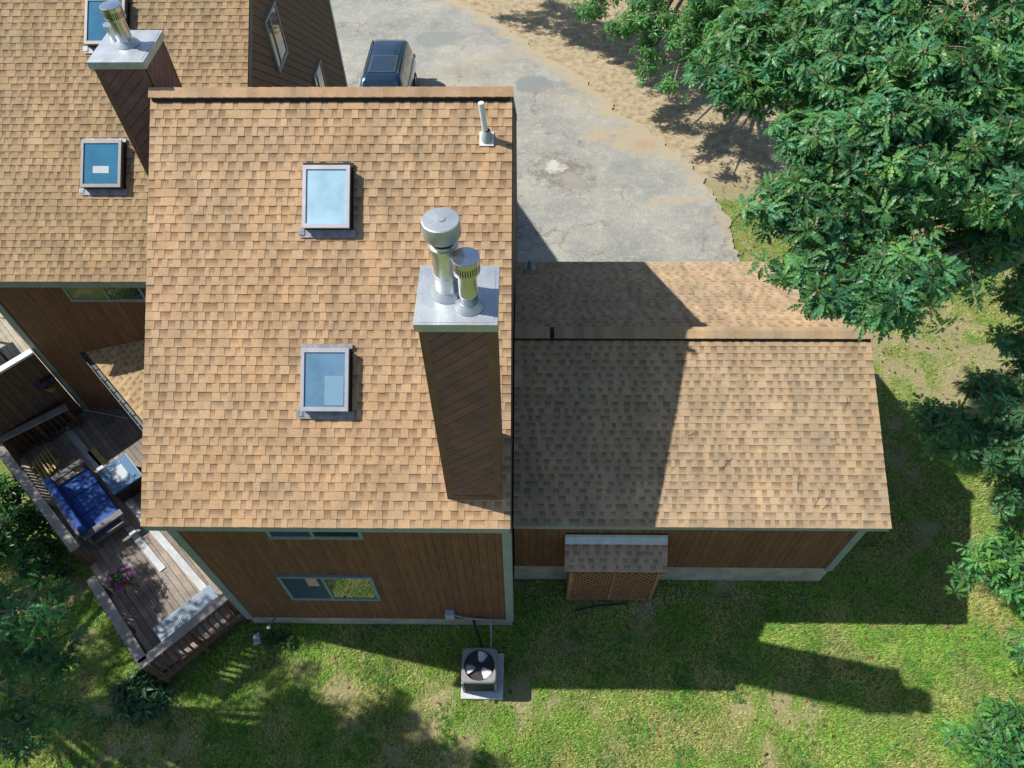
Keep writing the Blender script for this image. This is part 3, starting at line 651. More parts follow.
def railing(a0, b0, a1, b1, outn, ztop=1.47, cw=.2, bottom=.5, light=True):
    c = MB(); A = D(a0, b0, ztop - .02); B = D(a1, b1, ztop - .02); c.bar(A, B, cw, .045)
    r_ = MB(); dv = (B - A); ln = dv.length; dv.normalize(); o = Vector(outn)
    k = int(ln / .135)
    for i in range(1, k):
        p = A + dv * (ln * i / k) + o * (cw / 2 + .008)
        r_.box((-.02, -.02, bottom), (.02, .02, ztop - .045 + (.03 if light else 0)), fn=lambda x, y, z, p=p: (p.x + dv.x * x + o.x * y, p.y + dv.y * x + o.y * y, z))
    dz = Vector((0, 0, 1))
    r_.bar(A + o * .06 - dz * .09, B + o * .06 - dz * .09, .035, .09); r_.bar(A + o * .06 - dz * (ztop - bottom - .12), B + o * .06 - dz * (ztop - bottom - .12), .035, .09)
    for p in (A + dv * .06, B - dv * .06, (A + B) / 2):
        r_.box((-.045, -.045, .0), (.045, .045, ztop - .05), fn=lambda x, y, z, p=p: (p.x + dv.x * x + o.x * y, p.y + dv.y * x + o.y * y, z))
    ro_ = r_.build('railing', M['deck_dark'], DK, fix=True); c.build('rail_cap', M['rail'], ro_, bevel=.006)
railing(0.0, -.02, 2.40, 0.02, -Vv, light=False)
railing(3.28, 0.08, 7.35, -.08, -Vv, light=False)
railing(-.02, -.1, .0, 1.85, U)
railing(7.35, .0, 7.15, 1.62, -U, light=False)
# skirt boards under the outer edges
m = MB(); dbar(m, -.02, -.04, 7.4, -.04, .28, .56, .03); dbar(m, -.045, -.0, -.02, 1.86, .28, .56, .03); m.build('skirt', M['deck_dark'], DK, fix=True)

# privacy wall between the two decks
PWt = thing('privacy_wall', 'dark brown privacy wall with white cap at the corner of the left house', 'wall', (-12.0, 10.3, 0))
q0, q1 = Vector((-11.66, 10.66, 0)), Vector((-12.95, 9.20, 0)); dq = (q1 - q0).normalized(); nq = Vector((-dq.y, dq.x, 0))
if nq.y > 0: nq = -nq
m = MB(); boards(m, [(0, .2), ((q1 - q0).length, .2), ((q1 - q0).length, 3.05), (0, 3.05)], q0, dq, (0, 0, 1), nq, R(90), .15, .01, .05, .15, 77); m.build('wall_boards', M['siding_d'], PWt, fix=True)
m = MB(); m.prism([q0 + Vector((0, 0, .2)), q1 + Vector((0, 0, .2)), q1 + Vector((0, 0, 3.06)), q0 + Vector((0, 0, 3.06))], -nq * .05); m.build('wall_core', M['siding_d'], PWt, fix=True)
m = MB(); m.bar(q0 + Vector((0, 0, 3.1)) + nq * .02, q1 + Vector((0, 0, 3.1)) + nq * .02, .17, .06); m.build('wall_cap', M['whitewood'], PWt, bevel=.006)

# neighbour's deck behind it
ND = thing('deck', 'pale grey neighbouring deck behind the white capped privacy wall', 'deck', (-14.3, 12.6, 0))
m = MB(); npoly = [(-11.72, 10.9), (-12.9, 9.55), (-17.5, 13.6), (-17.5, 18.0), (-11.72, 18.0)]
boards(m, npoly, (0, 0, FZ - .04), (1, 0, 0), (0, 1, 0), (0, 0, 1), math.atan2(U.y, U.x), .142, .009, .04, .2, 8); m.build('deck_boards', M['nb_board'], ND, fix=True)
m = MB(); m.prism([(x, y, .1) for x, y in npoly], (0, 0, FZ - .15)); m.build('deck_frame', M['deck_dark'], ND, fix=True)
T2 = thing('patio_table', 'blue grey table on the neighbouring deck at the left edge', 'table', (-14.5, 12.2, FZ))
m = MB(); m.box((-.6, -.4, 1.26), (.6, .4, 1.3), fn=lambda x, y, z: (-15.0 - U.x * x + Vv.x * y, 12.45 - U.y * x + Vv.y * y, z)); m.build('table_top', M['bench'], T2, fix=True, bevel=.01)
for sx in (-1, 1):
    for sy in (-1, 1):
        m = MB(); m.box((sx * .53 - .03, sy * .33 - .03, FZ), (sx * .53 + .03, sy * .33 + .03, 1.26), fn=lambda x, y, z: (-15.0 - U.x * x + Vv.x * y, 12.45 - U.y * x + Vv.y * y, z)); m.build('leg', M['blackmetal'], T2, fix=True)
CH = thing('patio_chair', 'black metal chair with white cushion on the neighbouring deck', 'chair', (-15.0, 13.9, FZ))
cf = lambda x, y, z: (-15.45 + U.x * x + Vv.x * y, 14.35 + U.y * x + Vv.y * y, FZ + z)
m = MB(); m.box((-.24, -.24, .42), (.24, .24, .5), fn=cf); m.build('seat_cushion', M['whitewood'], CH, fix=True, bevel=.03)
for sx in (-1, 1):
    for sy in (-1, 1):
        m = MB(); m.tube([cf(sx * .26, sy * .26, 0), cf(sx * .26, sy * .26, .42 if sy < 0 else .95)], .018, 6); m.build('leg', M['blackmetal'], CH)
m = MB()
for k in range(7): m.tube([cf(-.22 + k * .073, .27, .5), cf(-.22 + k * .073, .28, .95)], .01, 6)
m.tube([cf(-.27, .27, .95), cf(.27, .27, .95)], .018, 6); m.build('chair_back', M['blackmetal'], CH); m = MB(); m.tube([cf(-.27, -.26, .41), cf(.27, -.26, .41)], .016, 6); m.build('seat_rail', M['blackmetal'], CH)

# ---- sofa
SF = thing('sofa', 'blue cushioned outdoor sofa with grey wooden arms against the deck rail', 'sofa', tuple(D(4.6, .7, FZ)))
def S(a, b, z): return tuple(D(a, b, FZ + z))
sa0, sa1, sb0, sb1 = 3.55, 5.62, .30, 1.18       # along rail, out from rail
def sbox(name, mat, a0, a1, b0, b1, z0, z1, bev=.0, par=None):
    m = MB(); m.box((a0, b0, z0), (a1, b1, z1), fn=S); return m.build(name, mat, par or SF, fix=True, bevel=bev)
fr = MB()
fr.box((sa0 + .02, sb0, .16), (sa1 - .02, sb1 - .02, .27), fn=S)
for a in (sa0 + .01, sa1 - .09):
    for b in (sb0, sb1 - .09): fr.box((a, b, 0), (a + .08, b + .08, .55), fn=S)
for k in range(14): fr.box((sa0 + .12 + k * .138, sb0 - .05, .27), (sa0 + .17 + k * .138, sb0 - .02, .78), fn=S)
fr.box((sa0, sb0 - .06, .76), (sa1, sb0 + .0, .82), fn=S)
fr.build('sofa_frame', M['sofa_wood'], SF, fix=True)
for a in (sa0 - .02, sa1 - .14): sbox('arm', M['sofa_wood'], a, a + .17, sb0 - .02, sb1 + .03, .55, .60, .008)
cw = (sa1 - sa0 - .30) / 3
for k in range(3):
    a = sa0 + .15 + k * cw
    sbox('seat_cushion', M['cush'], a + .004, a + cw - .004, sb0 + .12, sb1 - .02, .27, .43, .035)
    sbox('back_cushion', M['cush'], a - .03 + .01, a + cw - .01 + .03, sb0 - .01, sb0 + .15, .40, .86, .05)
# ---- blue table
TB = thing('patio_table', 'square blue patio table with pale inset panel beside the blue sofa', 'table', (-9.68, 8.45, FZ))
tc = Vector((-9.70, 8.47, FZ)); tf = lambda x, y, z: tuple(tc + U * x + Vv * y + Vector((0, 0, z)))
m = MB(); m.box((-.44, -.36, .46), (.44, .36, .5), fn=tf); m.build('table_top', M['table_blue'], TB, fix=True, bevel=.008)
m = MB(); m.box((-.41, -.33, .0), (.41, .33, .45), fn=tf); m.build('table_base', M['blackmetal'], TB, fix=True)
m = MB(); m.box((-.23, -.16, .5), (.20, .16, .508), fn=tf); m.build('inset_panel', M['box_grey'], TB, fix=True)
m = MB(); m.box((-.445, .362, .455), (.445, .372, .497), fn=tf); m.build('edge_trim', M['whitewood'], TB, fix=True)
for x, y in ((-.3, -.2), (-.3, .2), (.27, -.2), (.27, .2)):
    for d in (-.04, .04):
        m = MB(); m.box((x - .014 + d * .3, y - .012 + d, .5), (x + .014 + d * .3, y + .012 + d, .512), fn=tf); m.build('clip', M['box_grey'], TB, fix=True)
# ---- ribbed bench along the end rail
BN = thing('bench', 'low blue grey bench with ribbed top along the end rail of the deck', 'bench', (-7.25, 5.2, FZ))
bc = Vector((-7.16, 5.19, FZ)); bf = lambda x, y, z: tuple(bc + Vv * x + U * y + Vector((0, 0, z)))
m = MB(); m.box((-.70, -.2, .33), (.66, .2, .37), fn=bf)
for k in range(26): m.box((-.38 + k * .04, -.195, .37), (-.362 + k * .04, .195, .384), fn=bf)
m.build('bench_top', M['bench'], BN, fix=True)
for x in (-.6, .55):
    m = MB(); m.box((x, -.16, 0), (x + .06, .16, .33), fn=bf); m.build('leg', M['bench'], BN, fix=True)
# coiled hose on the deck corner
m = MB(); pts = []
for k in range(70):
    a = k * .33; rr_ = .13 + .02 * math.sin(k * 1.7); pts.append((-6.72 + rr_ * math.cos(a), 6.0 + rr_ * math.sin(a), FZ + .38 + .0025 * k))
m.tube(pts, .017, 6, cap=True); HS = m.build('garden_hose', M['hose'], smooth=60); tag(HS, 'small coil of dark blue hose at the house end of the ribbed bench', 'hose')
# slatted crate
CR = MB()
for k in range(7): CR.box((6.0 - .0, .12 + k * .085, .0), (6.75, .12 + k * .085 + .035, .04), fn=lambda a, b, z: tuple(D(a + (b - .1) * .5, b, FZ + z + .12)))
for a in (6.15, 6.6): CR.box((a, .1, .0), (a + .04, .75, .12), fn=lambda a, b, z: tuple(D(a + (b - .1) * .5, b, FZ + z)))
tag(CR.build('slatted_rack', M['yellow_sun_wood'], fix=True), 'low slatted wooden rack behind the head of the blue sofa', 'rack')

# ------------------------------------------------------------------ foliage
def leaf_template(kind):
    if kind == 'oak':
        half = [[(.08, 0), (.26, .11), (.36, .09), (.34, 0)], [(.34, 0), (.44, .155), (.60, .17), (.55, 0)], [(.55, 0), (.67, .14), (.82, .125), (.75, 0)]]
        q = []
        for h in half:
            q.append(h); q.append([(x, -y) for x, y in h][::-1])
        q.append([(.73, -.05), (.86, -.08), (1.0, 0), (.86, .08)]); q.append([(0, -.012), (.36, -.02), (.36, .02), (0, .012)])
    elif kind == 'strap':
        q = [[(0, 0), (.25, .13), (.55, .15), (.55, 0)], [(0, 0), (.55, 0), (.55, -.15), (.25, -.13)], [(.55, 0), (.55, .15), (.85, .08), (1, 0)], [(.55, 0), (1, 0), (.85, -.08), (.55, -.15)]]
    else:
        q = [[(0, 0), (.3, .2), (.65, .17), (1, 0)], [(0, 0), (1, 0), (.65, -.17), (.3, -.2)]]
    v = []; f = []
    for pl in q:
        b = len(v); v += [(x, y, .35 * abs(y) - .34 * x * x) for x, y in pl]; f.append([b, b + 1, b + 2, b + 3])
    return np.array(v), np.array(f)
TPL = {k: leaf_template(k) for k in ('oak', 'strap', 'plain')}
def rosettes(P, A, rg, kind, size, nl, droop=(60, 95), spread=.03):
    """P centres, A axes -> vertices, quads, colours of all the leaves"""
    v, f = TPL[kind]; n = len(P)
    A = A / np.linalg.norm(A, axis=1)[:, None]
    ref = np.where(np.abs(A[:, 2:3]) > .9, np.array([[1., 0, 0]]), np.array([[0, 0, 1.]]))
    X = np.cross(A, ref); X /= np.linalg.norm(X, axis=1)[:, None]; Y = np.cross(A, X)
    ph = rg.uniform(0, 6.28, n)[:, None] + np.arange(nl)[None] * (6.283 / nl) * 1.0 + rg.uniform(-.3, .3, (n, nl))
    dr = np.radians(rg.uniform(droop[0], droop[1], (n, nl)))
    rad = X[:, None] * np.cos(ph)[..., None] + Y[:, None] * np.sin(ph)[..., None]
    d = A[:, None] * np.cos(dr)[..., None] + rad * np.sin(dr)[..., None]
    nn = A[:, None] * np.sin(dr)[..., None] - rad * np.cos(dr)[..., None]
    nn = nn + rg.normal(0, .28, nn.shape); sd = np.cross(nn, d); sd /= np.linalg.norm(sd, axis=2)[..., None]; nn = np.cross(d, sd)
    sz = size * rg.uniform(.65, 1.15, (n, nl))
    O = P[:, None] + rad * spread * rg.uniform(.2, 1.6, (n, nl))[..., None] - A[:, None] * rg.uniform(0, .05, (n, nl))[..., None] * size * 4
    VV = O[:, :, None] + (d[:, :, None] * v[None, None, :, 0:1] + sd[:, :, None] * v[None, None, :, 1:2] + nn[:, :, None] * v[None, None, :, 2:3]) * sz[:, :, None, None]
    m = n * nl; VV = VV.reshape(-1, 3); FF = (f[None] + (np.arange(m) * len(v))[:, None, None]).reshape(-1, 4)
    base = rg.uniform(.62, 1.3, (n, 1, 1)) * rg.uniform(.75, 1.25, (n, nl, 1))
    hue = rg.normal(0, 1, (n, 1, 1)) * .10 + rg.normal(0, 1, (n, nl, 1)) * .06
    c = base * np.concatenate([1 + hue * 1.6, 1 + hue * .3, 1 - hue * 1.6], 2)
    c = np.clip(c, .15, 3).reshape(m, 3); CC = np.repeat(c, len(f), 0)
    return VV, FF, CC
def tree(name, label, base, fork, lobes, kind='oak', size=.2, nl=9, leafmat='leaf_a', tr=.28, seed=1, group=None, dens=1.0, cat='tree', flat=.55, buds=True):
    rg = np.random.default_rng(seed); t = thing(name, label, cat, base, group)
    base = Vector(base); fork = Vector(fork)
    tm = MB(); pts = [base - Vector((0, 0, .2)), base + (fork - base) * .35 + Vector((rg.normal(0, .1), rg.normal(0, .1), 0)), base + (fork - base) * .7 + Vector((rg.normal(0, .12), rg.normal(0, .12), 0)), fork]
    tm.tube(pts, [tr * 1.35, tr, tr * .9, tr * .75], 12); tm.build('trunk', M['bark'], t, smooth=70)
    br = MB(); PP = []; AA = []
    for (c, rad, cnt) in lobes:
        c = np.array(c, float); rad = np.array(rad if hasattr(rad, '__len__') else (rad, rad, rad * flat))
        s = np.array(fork) * .75 + np.array(base) * .25 + rg.normal(0, .1, 3); s[2] = fork.z - rg.uniform(0, 1.0)
        mid = (s + c) / 2 + np.array([0, 0, .25]) + rg.normal(0, .2, 3)
        L = np.linalg.norm(c - s); r0 = min(tr * .5, .02 + .013 * L)
        ls = [s * (1 - k) ** 2 + mid * 2 * k * (1 - k) + c * k * k for k in np.linspace(0, 1, 7)]
        br.tube(ls, list(np.linspace(r0, .018, 7)), 6, cap=False)
        cnt = int(cnt * dens); nb = max(3, cnt // 9); left = cnt
        for b in range(nb):
            q = rg.normal(0, 1, 3); q /= np.linalg.norm(q); q *= rg.uniform(.45, 1.0) ** .5
            tip = c + q * rad
            st = ls[int(rg.integers(4, 7))] if rg.random() < .8 else c + (tip - c) * .1
            md = (st + tip) / 2 + rg.normal(0, .06, 3) + np.array([0, 0, .05])
            bs = [st * (1 - k) ** 2 + md * 2 * k * (1 - k) + tip * k * k for k in np.linspace(0, 1, 5)]
            br.tube(bs, [.014, .011, .009, .007, .004], 4, cap=False)
            k2 = left // (nb - b); left -= k2
            dirn = tip - st; dirn = dirn / (np.linalg.norm(dirn) + 1e-6)
            for j in range(k2):
                u = 1 - (j / max(1, k2)) * .75; i0 = min(3, int(u * 4)); f_ = u * 4 - i0
                p = bs[i0] * (1 - f_) + bs[i0 + 1] * f_
                offv = rg.normal(0, 1, 3) * np.array([.22, .22, .12]) * (size / .2) * (.35 + (1 - u))
                pe = p + offv
                br.tube([p, pe], [.005, .003], 3, cap=False)
                PP.append(pe); ax = np.array([0, 0, .9]) + dirn * .5 + offv * 1.3 + rg.normal(0, .28, 3); AA.append(ax)
    br.build('branches', M['twig'], t)
    PP = np.array(PP); AA = np.array(AA)
    V, F, C = rosettes(PP, AA, rg, kind, size, nl, (62, 125))
    mi = np.zeros(len(F), int)
    if buds:
        n = len(PP); sel = np.where(rg.random(n) < .55)[0]; An = AA / np.linalg.norm(AA, axis=1)[:, None]
        bv = []; bf_ = []; k0 = len(V)
        for i in sel:
            p = PP[i] + An[i] * .012
            for w_ in range(2):
                a = rg.uniform(0, 6.28); d1 = np.array([math.cos(a), math.sin(a), .3]) * size * .13; d2 = np.array([-math.sin(a), math.cos(a), 0]) * size * .05
                b = k0 + len(bv); bv += [p - d1, p + d2, p + d1, p - d2]; bf_.append([b, b + 1, b + 2, b + 3])
        V = np.vstack([V, np.array(bv)]); F = np.vstack([F, np.array(bf_)]); C = np.vstack([C, np.ones((len(bf_), 3))]); mi = np.concatenate([mi, np.ones(len(bf_), int)])
    npmesh('crown', V, F, [M[leafmat], M['bud']], C, mi, t)
    return t
CP = np.array([0, 0, 16.0])
def sight(px, py, dep):          # a crown position given as direction and distance from the drone
    v = np.array(fw) * 712.227 + np.array(r2) * (px - 512) + np.array(u2) * (384 - py)
    return CP + v * dep / 712.227
def lob(rows): return [(sight(a, b, c), r_, n_) for a, b, c, r_, n_ in rows]

tree('oak_tree', 'big oak overhanging the garage corner with large leaf rosettes, filling the top right', (15.5, 13.5, 0), (14.0, 12.6, 6.6), lob([
    (742, 82, 12.0, .55, 100), (715, 70, 12.4, .4, 50), (716, 84, 12.0, .32, 40), (770, 60, 12.2, .85, 150), (815, 140, 11.3, .66, 130), (792, 188, 10.6, .36, 56), (785, 232, 10.5, .24, 26), (806, 264, 10.5, .28, 38), (832, 292, 10.4, .26, 34), (845, 60, 11.2, .95, 190), (842, 140, 10.9, .85, 170), (820, 20, 11.6, .9, 150), (930, 50, 10.6, .95, 190), (905, 130, 10.4, .9, 180), (880, 20, 10.9, .8, 120),
    (985, 120, 10.4, .95, 190), (1000, 170, 10.5, .8, 110), (905, 180, 10.5, .5, 60), (750, 30, 12.3, .7, 90), (960, 190, 10.6, .75, 120), (1030, 40, 10.8, 1.0, 150), (1040, 190, 10.8, .85, 130), (805, 218, 10.5, .38, 60), (772, 212, 10.5, .22, 20), (850, 185, 10.8, .36, 36), (865, 288, 10.3, .46, 84), (903, 266, 10.3, .45, 64), (862, 306, 10.3, .2, 18), (822, 246, 10.7, .28, 30), (848, 285, 10.5, .3, 34), (885, 316, 10.3, .25, 24),
    (930, 285, 10.6, .25, 20), (1000, 235, 11.4, .5, 70), (1100, 120, 11.0, 1.0, 80), (880, -40, 11.4, 1.0, 110), (990, -50, 11.2, 1.0, 110), (780, -30, 12.6, .9, 130), (1035, 290, 12.0, .5, 60)]),
    size=.228, nl=12, leafmat='leaf_a', dens=1.15, tr=.34, seed=21)
tree('oak_tree', 'oak farther back with small bright leaves, shading the sandy edge of the driveway', (7.2, 29.5, 0), (6.6, 29.0, 4.2), lob([
    (592, 0, 25, 1.0, 110), (650, 14, 24, 1.1, 170), (690, 38, 23.4, 1.0, 140), (590, -40, 26, 1.3, 140), (650, -40, 25, 1.3, 160), (720, 10, 24, 1.3, 200), (735, 20, 22.5, 1.2, 160), (765, 20, 22, 1.2, 150), (705, -10, 23, 1.0, 100), (645, 55, 24.2, .6, 50), (640, 76, 24.0, .35, 18), (700, 68, 23, .55, 50), (672, 90, 23.4, .4, 22), (620, 30, 25.0, .6, 46), (740, 50, 23, 1.1, 120),
    (740, -40, 25, 1.3, 140), (535, -80, 27.5, 1.3, 120), (480, -110, 28.5, 1.2, 90), (590, -120, 27, 1.5, 120), (690, -100, 26, 1.5, 120), (770, 60, 22.5, 1.0, 100), (800, 0, 23, 1.3, 110)]) + [((-3.6, 34.8, 6.2), (1.5, 1.5, .9), 240), ((-2.2, 32.2, 6.2), (1.2, 1.2, .8), 190), ((-.6, 32.4, 6.2), (1.5, 1.5, .9), 330), ((.6, 30.2, 6.0), (1.3, 1.3, .8), 280), ((1.2, 32.0, 6.4), (1.6, 1.6, .9), 330), ((2.4, 29.4, 5.8), (1.3, 1.3, .7), 260), ((1.4, 28.6, 5.4), (1.0, 1.0, .6), 150), ((3.2, 27.4, 5.2), (.8, .8, .5), 90), ((-5.4, 34.0, 6.4), (1.2, 1.2, .8), 110), ((3.4, 31.0, 6.4), (1.5, 1.5, .9), 240), ((2.4, 34.0, 6.6), (1.6, 1.6, .9), 240)],
    size=.21, nl=10, leafmat='leaf_far', dens=1.1, tr=.3, seed=33)
tree('oak_tree', 'oak at the right edge with dark lobed leaf sprays level with the garage roof', (15.6, 8.2, 0), (13.6, 7.6, 4.6), lob([
    (950, 428, 12.0, .5, 58), (985, 395, 12.0, .5, 50), (1010, 440, 12.2, .6, 66), (925, 412, 12.2, .25, 14), (938, 452, 12.4, .28, 20), (1015, 340, 12.2, .42, 36), (985, 462, 12.5, .3, 22), (1020, 490, 12.6, .42, 40), (1080, 420, 12.4, .9, 70), (1090, 330, 12.4, .8, 50), (1028, 375, 12.4, .4, 30)]),
    size=.2, nl=11, leafmat='leaf_c', dens=1.15, tr=.24, seed=41)
tree('oak_tree', 'leafy oak branch tips reaching over the sunny lawn in the bottom right corner', (13.2, 2.6, 0), (11.6, 3.0, 3.6), lob([
    (985, 548, 12.8, .35, 44), (1012, 580, 12.8, .36, 44), (968, 570, 13.0, .25, 22), (1020, 528, 13.0, .35, 34), (1018, 648, 12.4, .25, 24), (1000, 722, 11.4, .42, 44), (972, 742, 11.5, .34, 34), (1018, 760, 11.4, .4, 44), (1075, 720, 11.6, .6, 50), (1075, 580, 12.6, .6, 46)]),
    size=.19, nl=10, leafmat='leaf_b', tr=.16, seed=52, buds=False)
W = lambda x, y, z, r_, n_: ((x, y, z), r_, n_)
tree('oak_tree', 'oak at the left edge whose leaves overhang the shady lawn below the deck', (-14.5, 4.4, 0), (-13.6, 4.2, 4.2), lob([
    (22, 650, 11.0, .5, 38), (66, 604, 11.2, .34, 30), (8, 606, 11.4, .3, 16), (60, 664, 11.6, .34, 22), (20, 712, 11.4, .4, 24), (70, 715, 11.9, .22, 10), (14, 752, 11.6, .3, 14)]) + [
    W(-10.2, 3.3, 6.6, .75, 60), W(-9.3, 2.6, 6.4, .7, 48), W(-10.6, 4.5, 6.8, .8, 56), W(-8.9, 3.9, 6.0, .42, 22), W(-10.3, 1.6, 6.4, .9, 60), W(-8.3, 2.0, 5.9, .5, 26), W(-12, 3.2, 6.6, 1.1, 90), W(-12.2, 5.2, 6.6, 1.1, 90), W(-12, 1.4, 6.2, 1.2, 90),
    W(-13.8, 4.2, 7.0, 1.3, 100), W(-14, 6.3, 6.8, 1.2, 90), W(-15.4, 5.0, 6.8, 1.4, 90), W(-14, 2.2, 6.4, 1.3, 90), W(-15.6, 8.6, 7.0, 1.1, 110), W(-17.0, 9.9, 7.6, .9, 50), W(-14.4, 7.8, 6.6, .8, 60), W(-13.2, 6.9, 6.2, .7, 46), W(-13.4, 8.8, 5.6, .5, 26), W(-12.6, 6.2, 6.2, .5, 30), W(-16.4, 7.6, 7.2, .9, 70), W(-8.6, 3.7, 7.7, .55, 130), W(-9.2, 3.9, 8.2, .7, 170), W(-8.9, 3.0, 8.0, .65, 140), W(-9.6, 4.7, 8.3, .6, 110), W(-9.7, 2.3, 8.2, .8, 150), W(-7.4, 3.7, 8.1, .35, 34), W(-6.9, 3.2, 7.9, .3, 24), W(-7.9, 3.9, 8.4, .4, 40), W(-11.0, 4.9, 8.2, 1.0, 130), W(-10.2, 3.4, 7.9, .8, 60), W(-12.2, 6.2, 8.2, 1.0, 80), W(-12.4, 3.6, 8.4, 1.1, 100), W(-11.6, 2.0, 7.8, 1.0, 70), W(-17, 4.5, 6.8, 1.5, 150), W(-17, 7, 7, 1.5, 150), W(-16.5, 2.2, 6.4, 1.5, 130), W(-18.5, 6, 7.5, 1.5, 110), W(-7.5, 2.9, 7.2, .6, 70), W(-6.7, 1.9, 7.0, .55, 50), W(-8.3, 2.4, 7.2, .7, 90), W(-7.7, 1.2, 6.8, .8, 80), W(-6.3, 3.0, 7.3, .35, 25), W(-7.7, 3.4, 6.9, .5, 32), W(-7.3, 2.3, 6.8, .45, 26), W(-8.7, 1.2, 6.6, .8, 56), W(-14.6, 9.4, 6.4, .6, 36)],
    size=.21, nl=9, leafmat='leaf_c', tr=.3, seed=63)

def shrub(name, label, lobes, kind, size, nl, mat, seed, base, cat='shrub', droop=(50, 95)):
    rg = np.random.default_rng(seed); t = thing(name, label, cat, base)
    PP = []; AA = []; br = MB()
    for c, rad, cnt in lobes:
        for i in range(cnt):
            q = rg.normal(0, 1, 3); q /= np.linalg.norm(q); q[2] = abs(q[2]) * .9; q *= rg.uniform(.6, 1)
            p = np.array(c) + q * np.array(rad); PP.append(p); AA.append(q * .8 + np.array([0, 0, .7]) + rg.normal(0, .2, 3))
            if i % 6 == 0: br.tube([(c[0], c[1], .0), tuple((np.array(c) + p) / 2), tuple(p)], [.012, .009, .004], 4, cap=False)
    br.build('stems', M['twig'], t)
    V, F, C = rosettes(np.array(PP), np.array(AA), rg, kind, size, nl, droop)
    npmesh('foliage', V, F, [M[mat]], C, None, t); return t
shrub('rhododendron', 'broad leaved green shrub growing along the outer deck rail', [((-12.75, 8.25, .3), (.6, .6, .8), 60), ((-12.0, 7.4, .3), (.6, .6, .95), 66), ((-11.2, 6.55, .25), (.55, .55, .85), 60), ((-12.6, 7.0, .2), (.5, .5, .6), 40), ((-10.8, 6.25, .2), (.3, .3, .5), 20)], 'plain', .17, 8, 'leaf_shrub', 3, (-12, 7.4, 0))
shrub('hosta', 'low clump of pale edged strap leaves below the corner of the deck', [((-8.0, 3.75, .05), (.62, .5, .36), 95)], 'strap', .24, 6, 'leaf_hosta', 4, (-8, 3.75, 0), 'plant', (40, 100))
shrub('fern', 'small green plant at the foot of the middle house wall beside the deck', [((-5.2, 4.85, .03), (.3, .12, .2), 14), ((-5.55, 4.9, .03), (.12, .1, .2), 8)], 'strap', .13, 6, 'leaf_shrub', 6, (-5.2, 4.85, 0), 'plant')

def flowers(name, label, c, rad, seed, stand=0, parentz=0):
    rg = np.random.default_rng(seed); t = thing(name, label, 'flowers', (c[0], c[1], c[2] - .3 - stand))
    m = MB(); m.lathe((c[0], c[1], c[2] - .26), [(.10, 0), (.15, .2), (.155, .2), (.155, .23), (.13, .23), (.12, .19)], n=20); m.build('pot', M['pot'], t, smooth=35)
    if stand:
        m = MB()
        for k in range(3):
            a = k * 2.1; m.tube([(c[0] + .16 * math.cos(a), c[1] + .16 * math.sin(a), c[2] - .26 - stand), (c[0] + .1 * math.cos(a), c[1] + .1 * math.sin(a), c[2] - .26)], .01, 6)
        m.tube([(c[0] + .2, c[1] - .1, c[2] - .26 - stand), (c[0] + .2, c[1] - .1, c[2] + .25), (c[0] + .1, c[1] - .04, c[2] + .33)], .012, 6)
        m.build('stand', M['blackmetal'], t)
    n = 46; q = rg.normal(0, 1, (n, 3)); q /= np.linalg.norm(q, axis=1)[:, None]; q[:, 2] = np.abs(q[:, 2]); P = np.array(c) + q * np.array(rad) * rg.uniform(.5, 1, (n, 1))
    V, F, C = rosettes(P, q + np.array([0, 0, .5]), rg, 'plain', .085, 6); npmesh('foliage', V, F, [M['leaf_shrub']], C, None, t)
    n = 44; a = rg.uniform(0, 6.28, n); cl = rg.integers(0, 5, n) * 1.256 + rg.normal(0, .25, n); rr_ = rg.uniform(.45, 1.08, n)
    P = np.stack([c[0] + rad[0] * rr_ * np.cos(cl), c[1] + rad[1] * rr_ * np.sin(cl), c[2] + rad[2] * (1.1 - .5 * rr_)], 1)
    V, F, C = rosettes(P, np.stack([np.cos(cl) * .4, np.sin(cl) * .4, np.ones(n)], 1), rg, 'plain', .046, 5, (55, 85), .005)
    C = C * np.array([1, 1, 1]); npmesh('blossoms', V, F, [M['flower']], np.clip(C, .5, 1.6), None, t); return t
flowers('flower_pot', 'pot of purple flowers on a stand by the deck rail gap', (-8.72, 5.85, FZ + .55), (.28, .28, .17), 5, stand=.25)
flowers('hanging_basket', 'dim basket of purple flowers on the corner of the left house', (-11.72, 10.42, 2.15), (.22, .22, .16), 6)
flowers('flower_box', 'small pot of magenta flowers at the left end of the upper deck rail', (-12.88, 9.28, 1.72), (.2, .2, .15), 8)

# small garden fittings by the wall
GL = thing('garden_light', 'small white globe light on a stake against the house foundation', 'light', (-5.5, 5.02, 0))
m = MB(); m.tube([(-5.5, 5.02, 0), (-5.5, 5.02, .5)], .014, 6); m.build('stake', M['blackmetal'], GL)
m = MB(); m.lathe((-5.5, 5.02, .5), [(.01, 0), (.035, .015), (.045, .045), (.035, .075), (.01, .09)], n=18); m.build('globe', M['lampglass'], GL, smooth=60)
m = MB(); m.tube([(-5.5, 5.02, .6), (-5.4, 5.12, .66), (-5.36, 5.2, .6)], .012, 6); m.build('bracket', M['blackmetal'], GL)
UB = thing('utility_box', 'small grey hinged box lying in the shade near the house corner', 'box', (-5.87, 4.93, 0))
ug = lambda x, y, z: (-5.87 + .94 * x - .3 * y, 4.93 + .3 * x + .94 * y, z)
m = MB(); m.box((-.08, -.12, 0), (.07, .11, .10), fn=ug); m.build('box_body', M['box_grey'], UB, fix=True, bevel=.01)
m = MB(); m.box((.02, -.12, .10), (.06, .115, .12), fn=ug); m.build('lid', M['box_grey'], UB, fix=True, bevel=.005)
rk = random.Random(2)
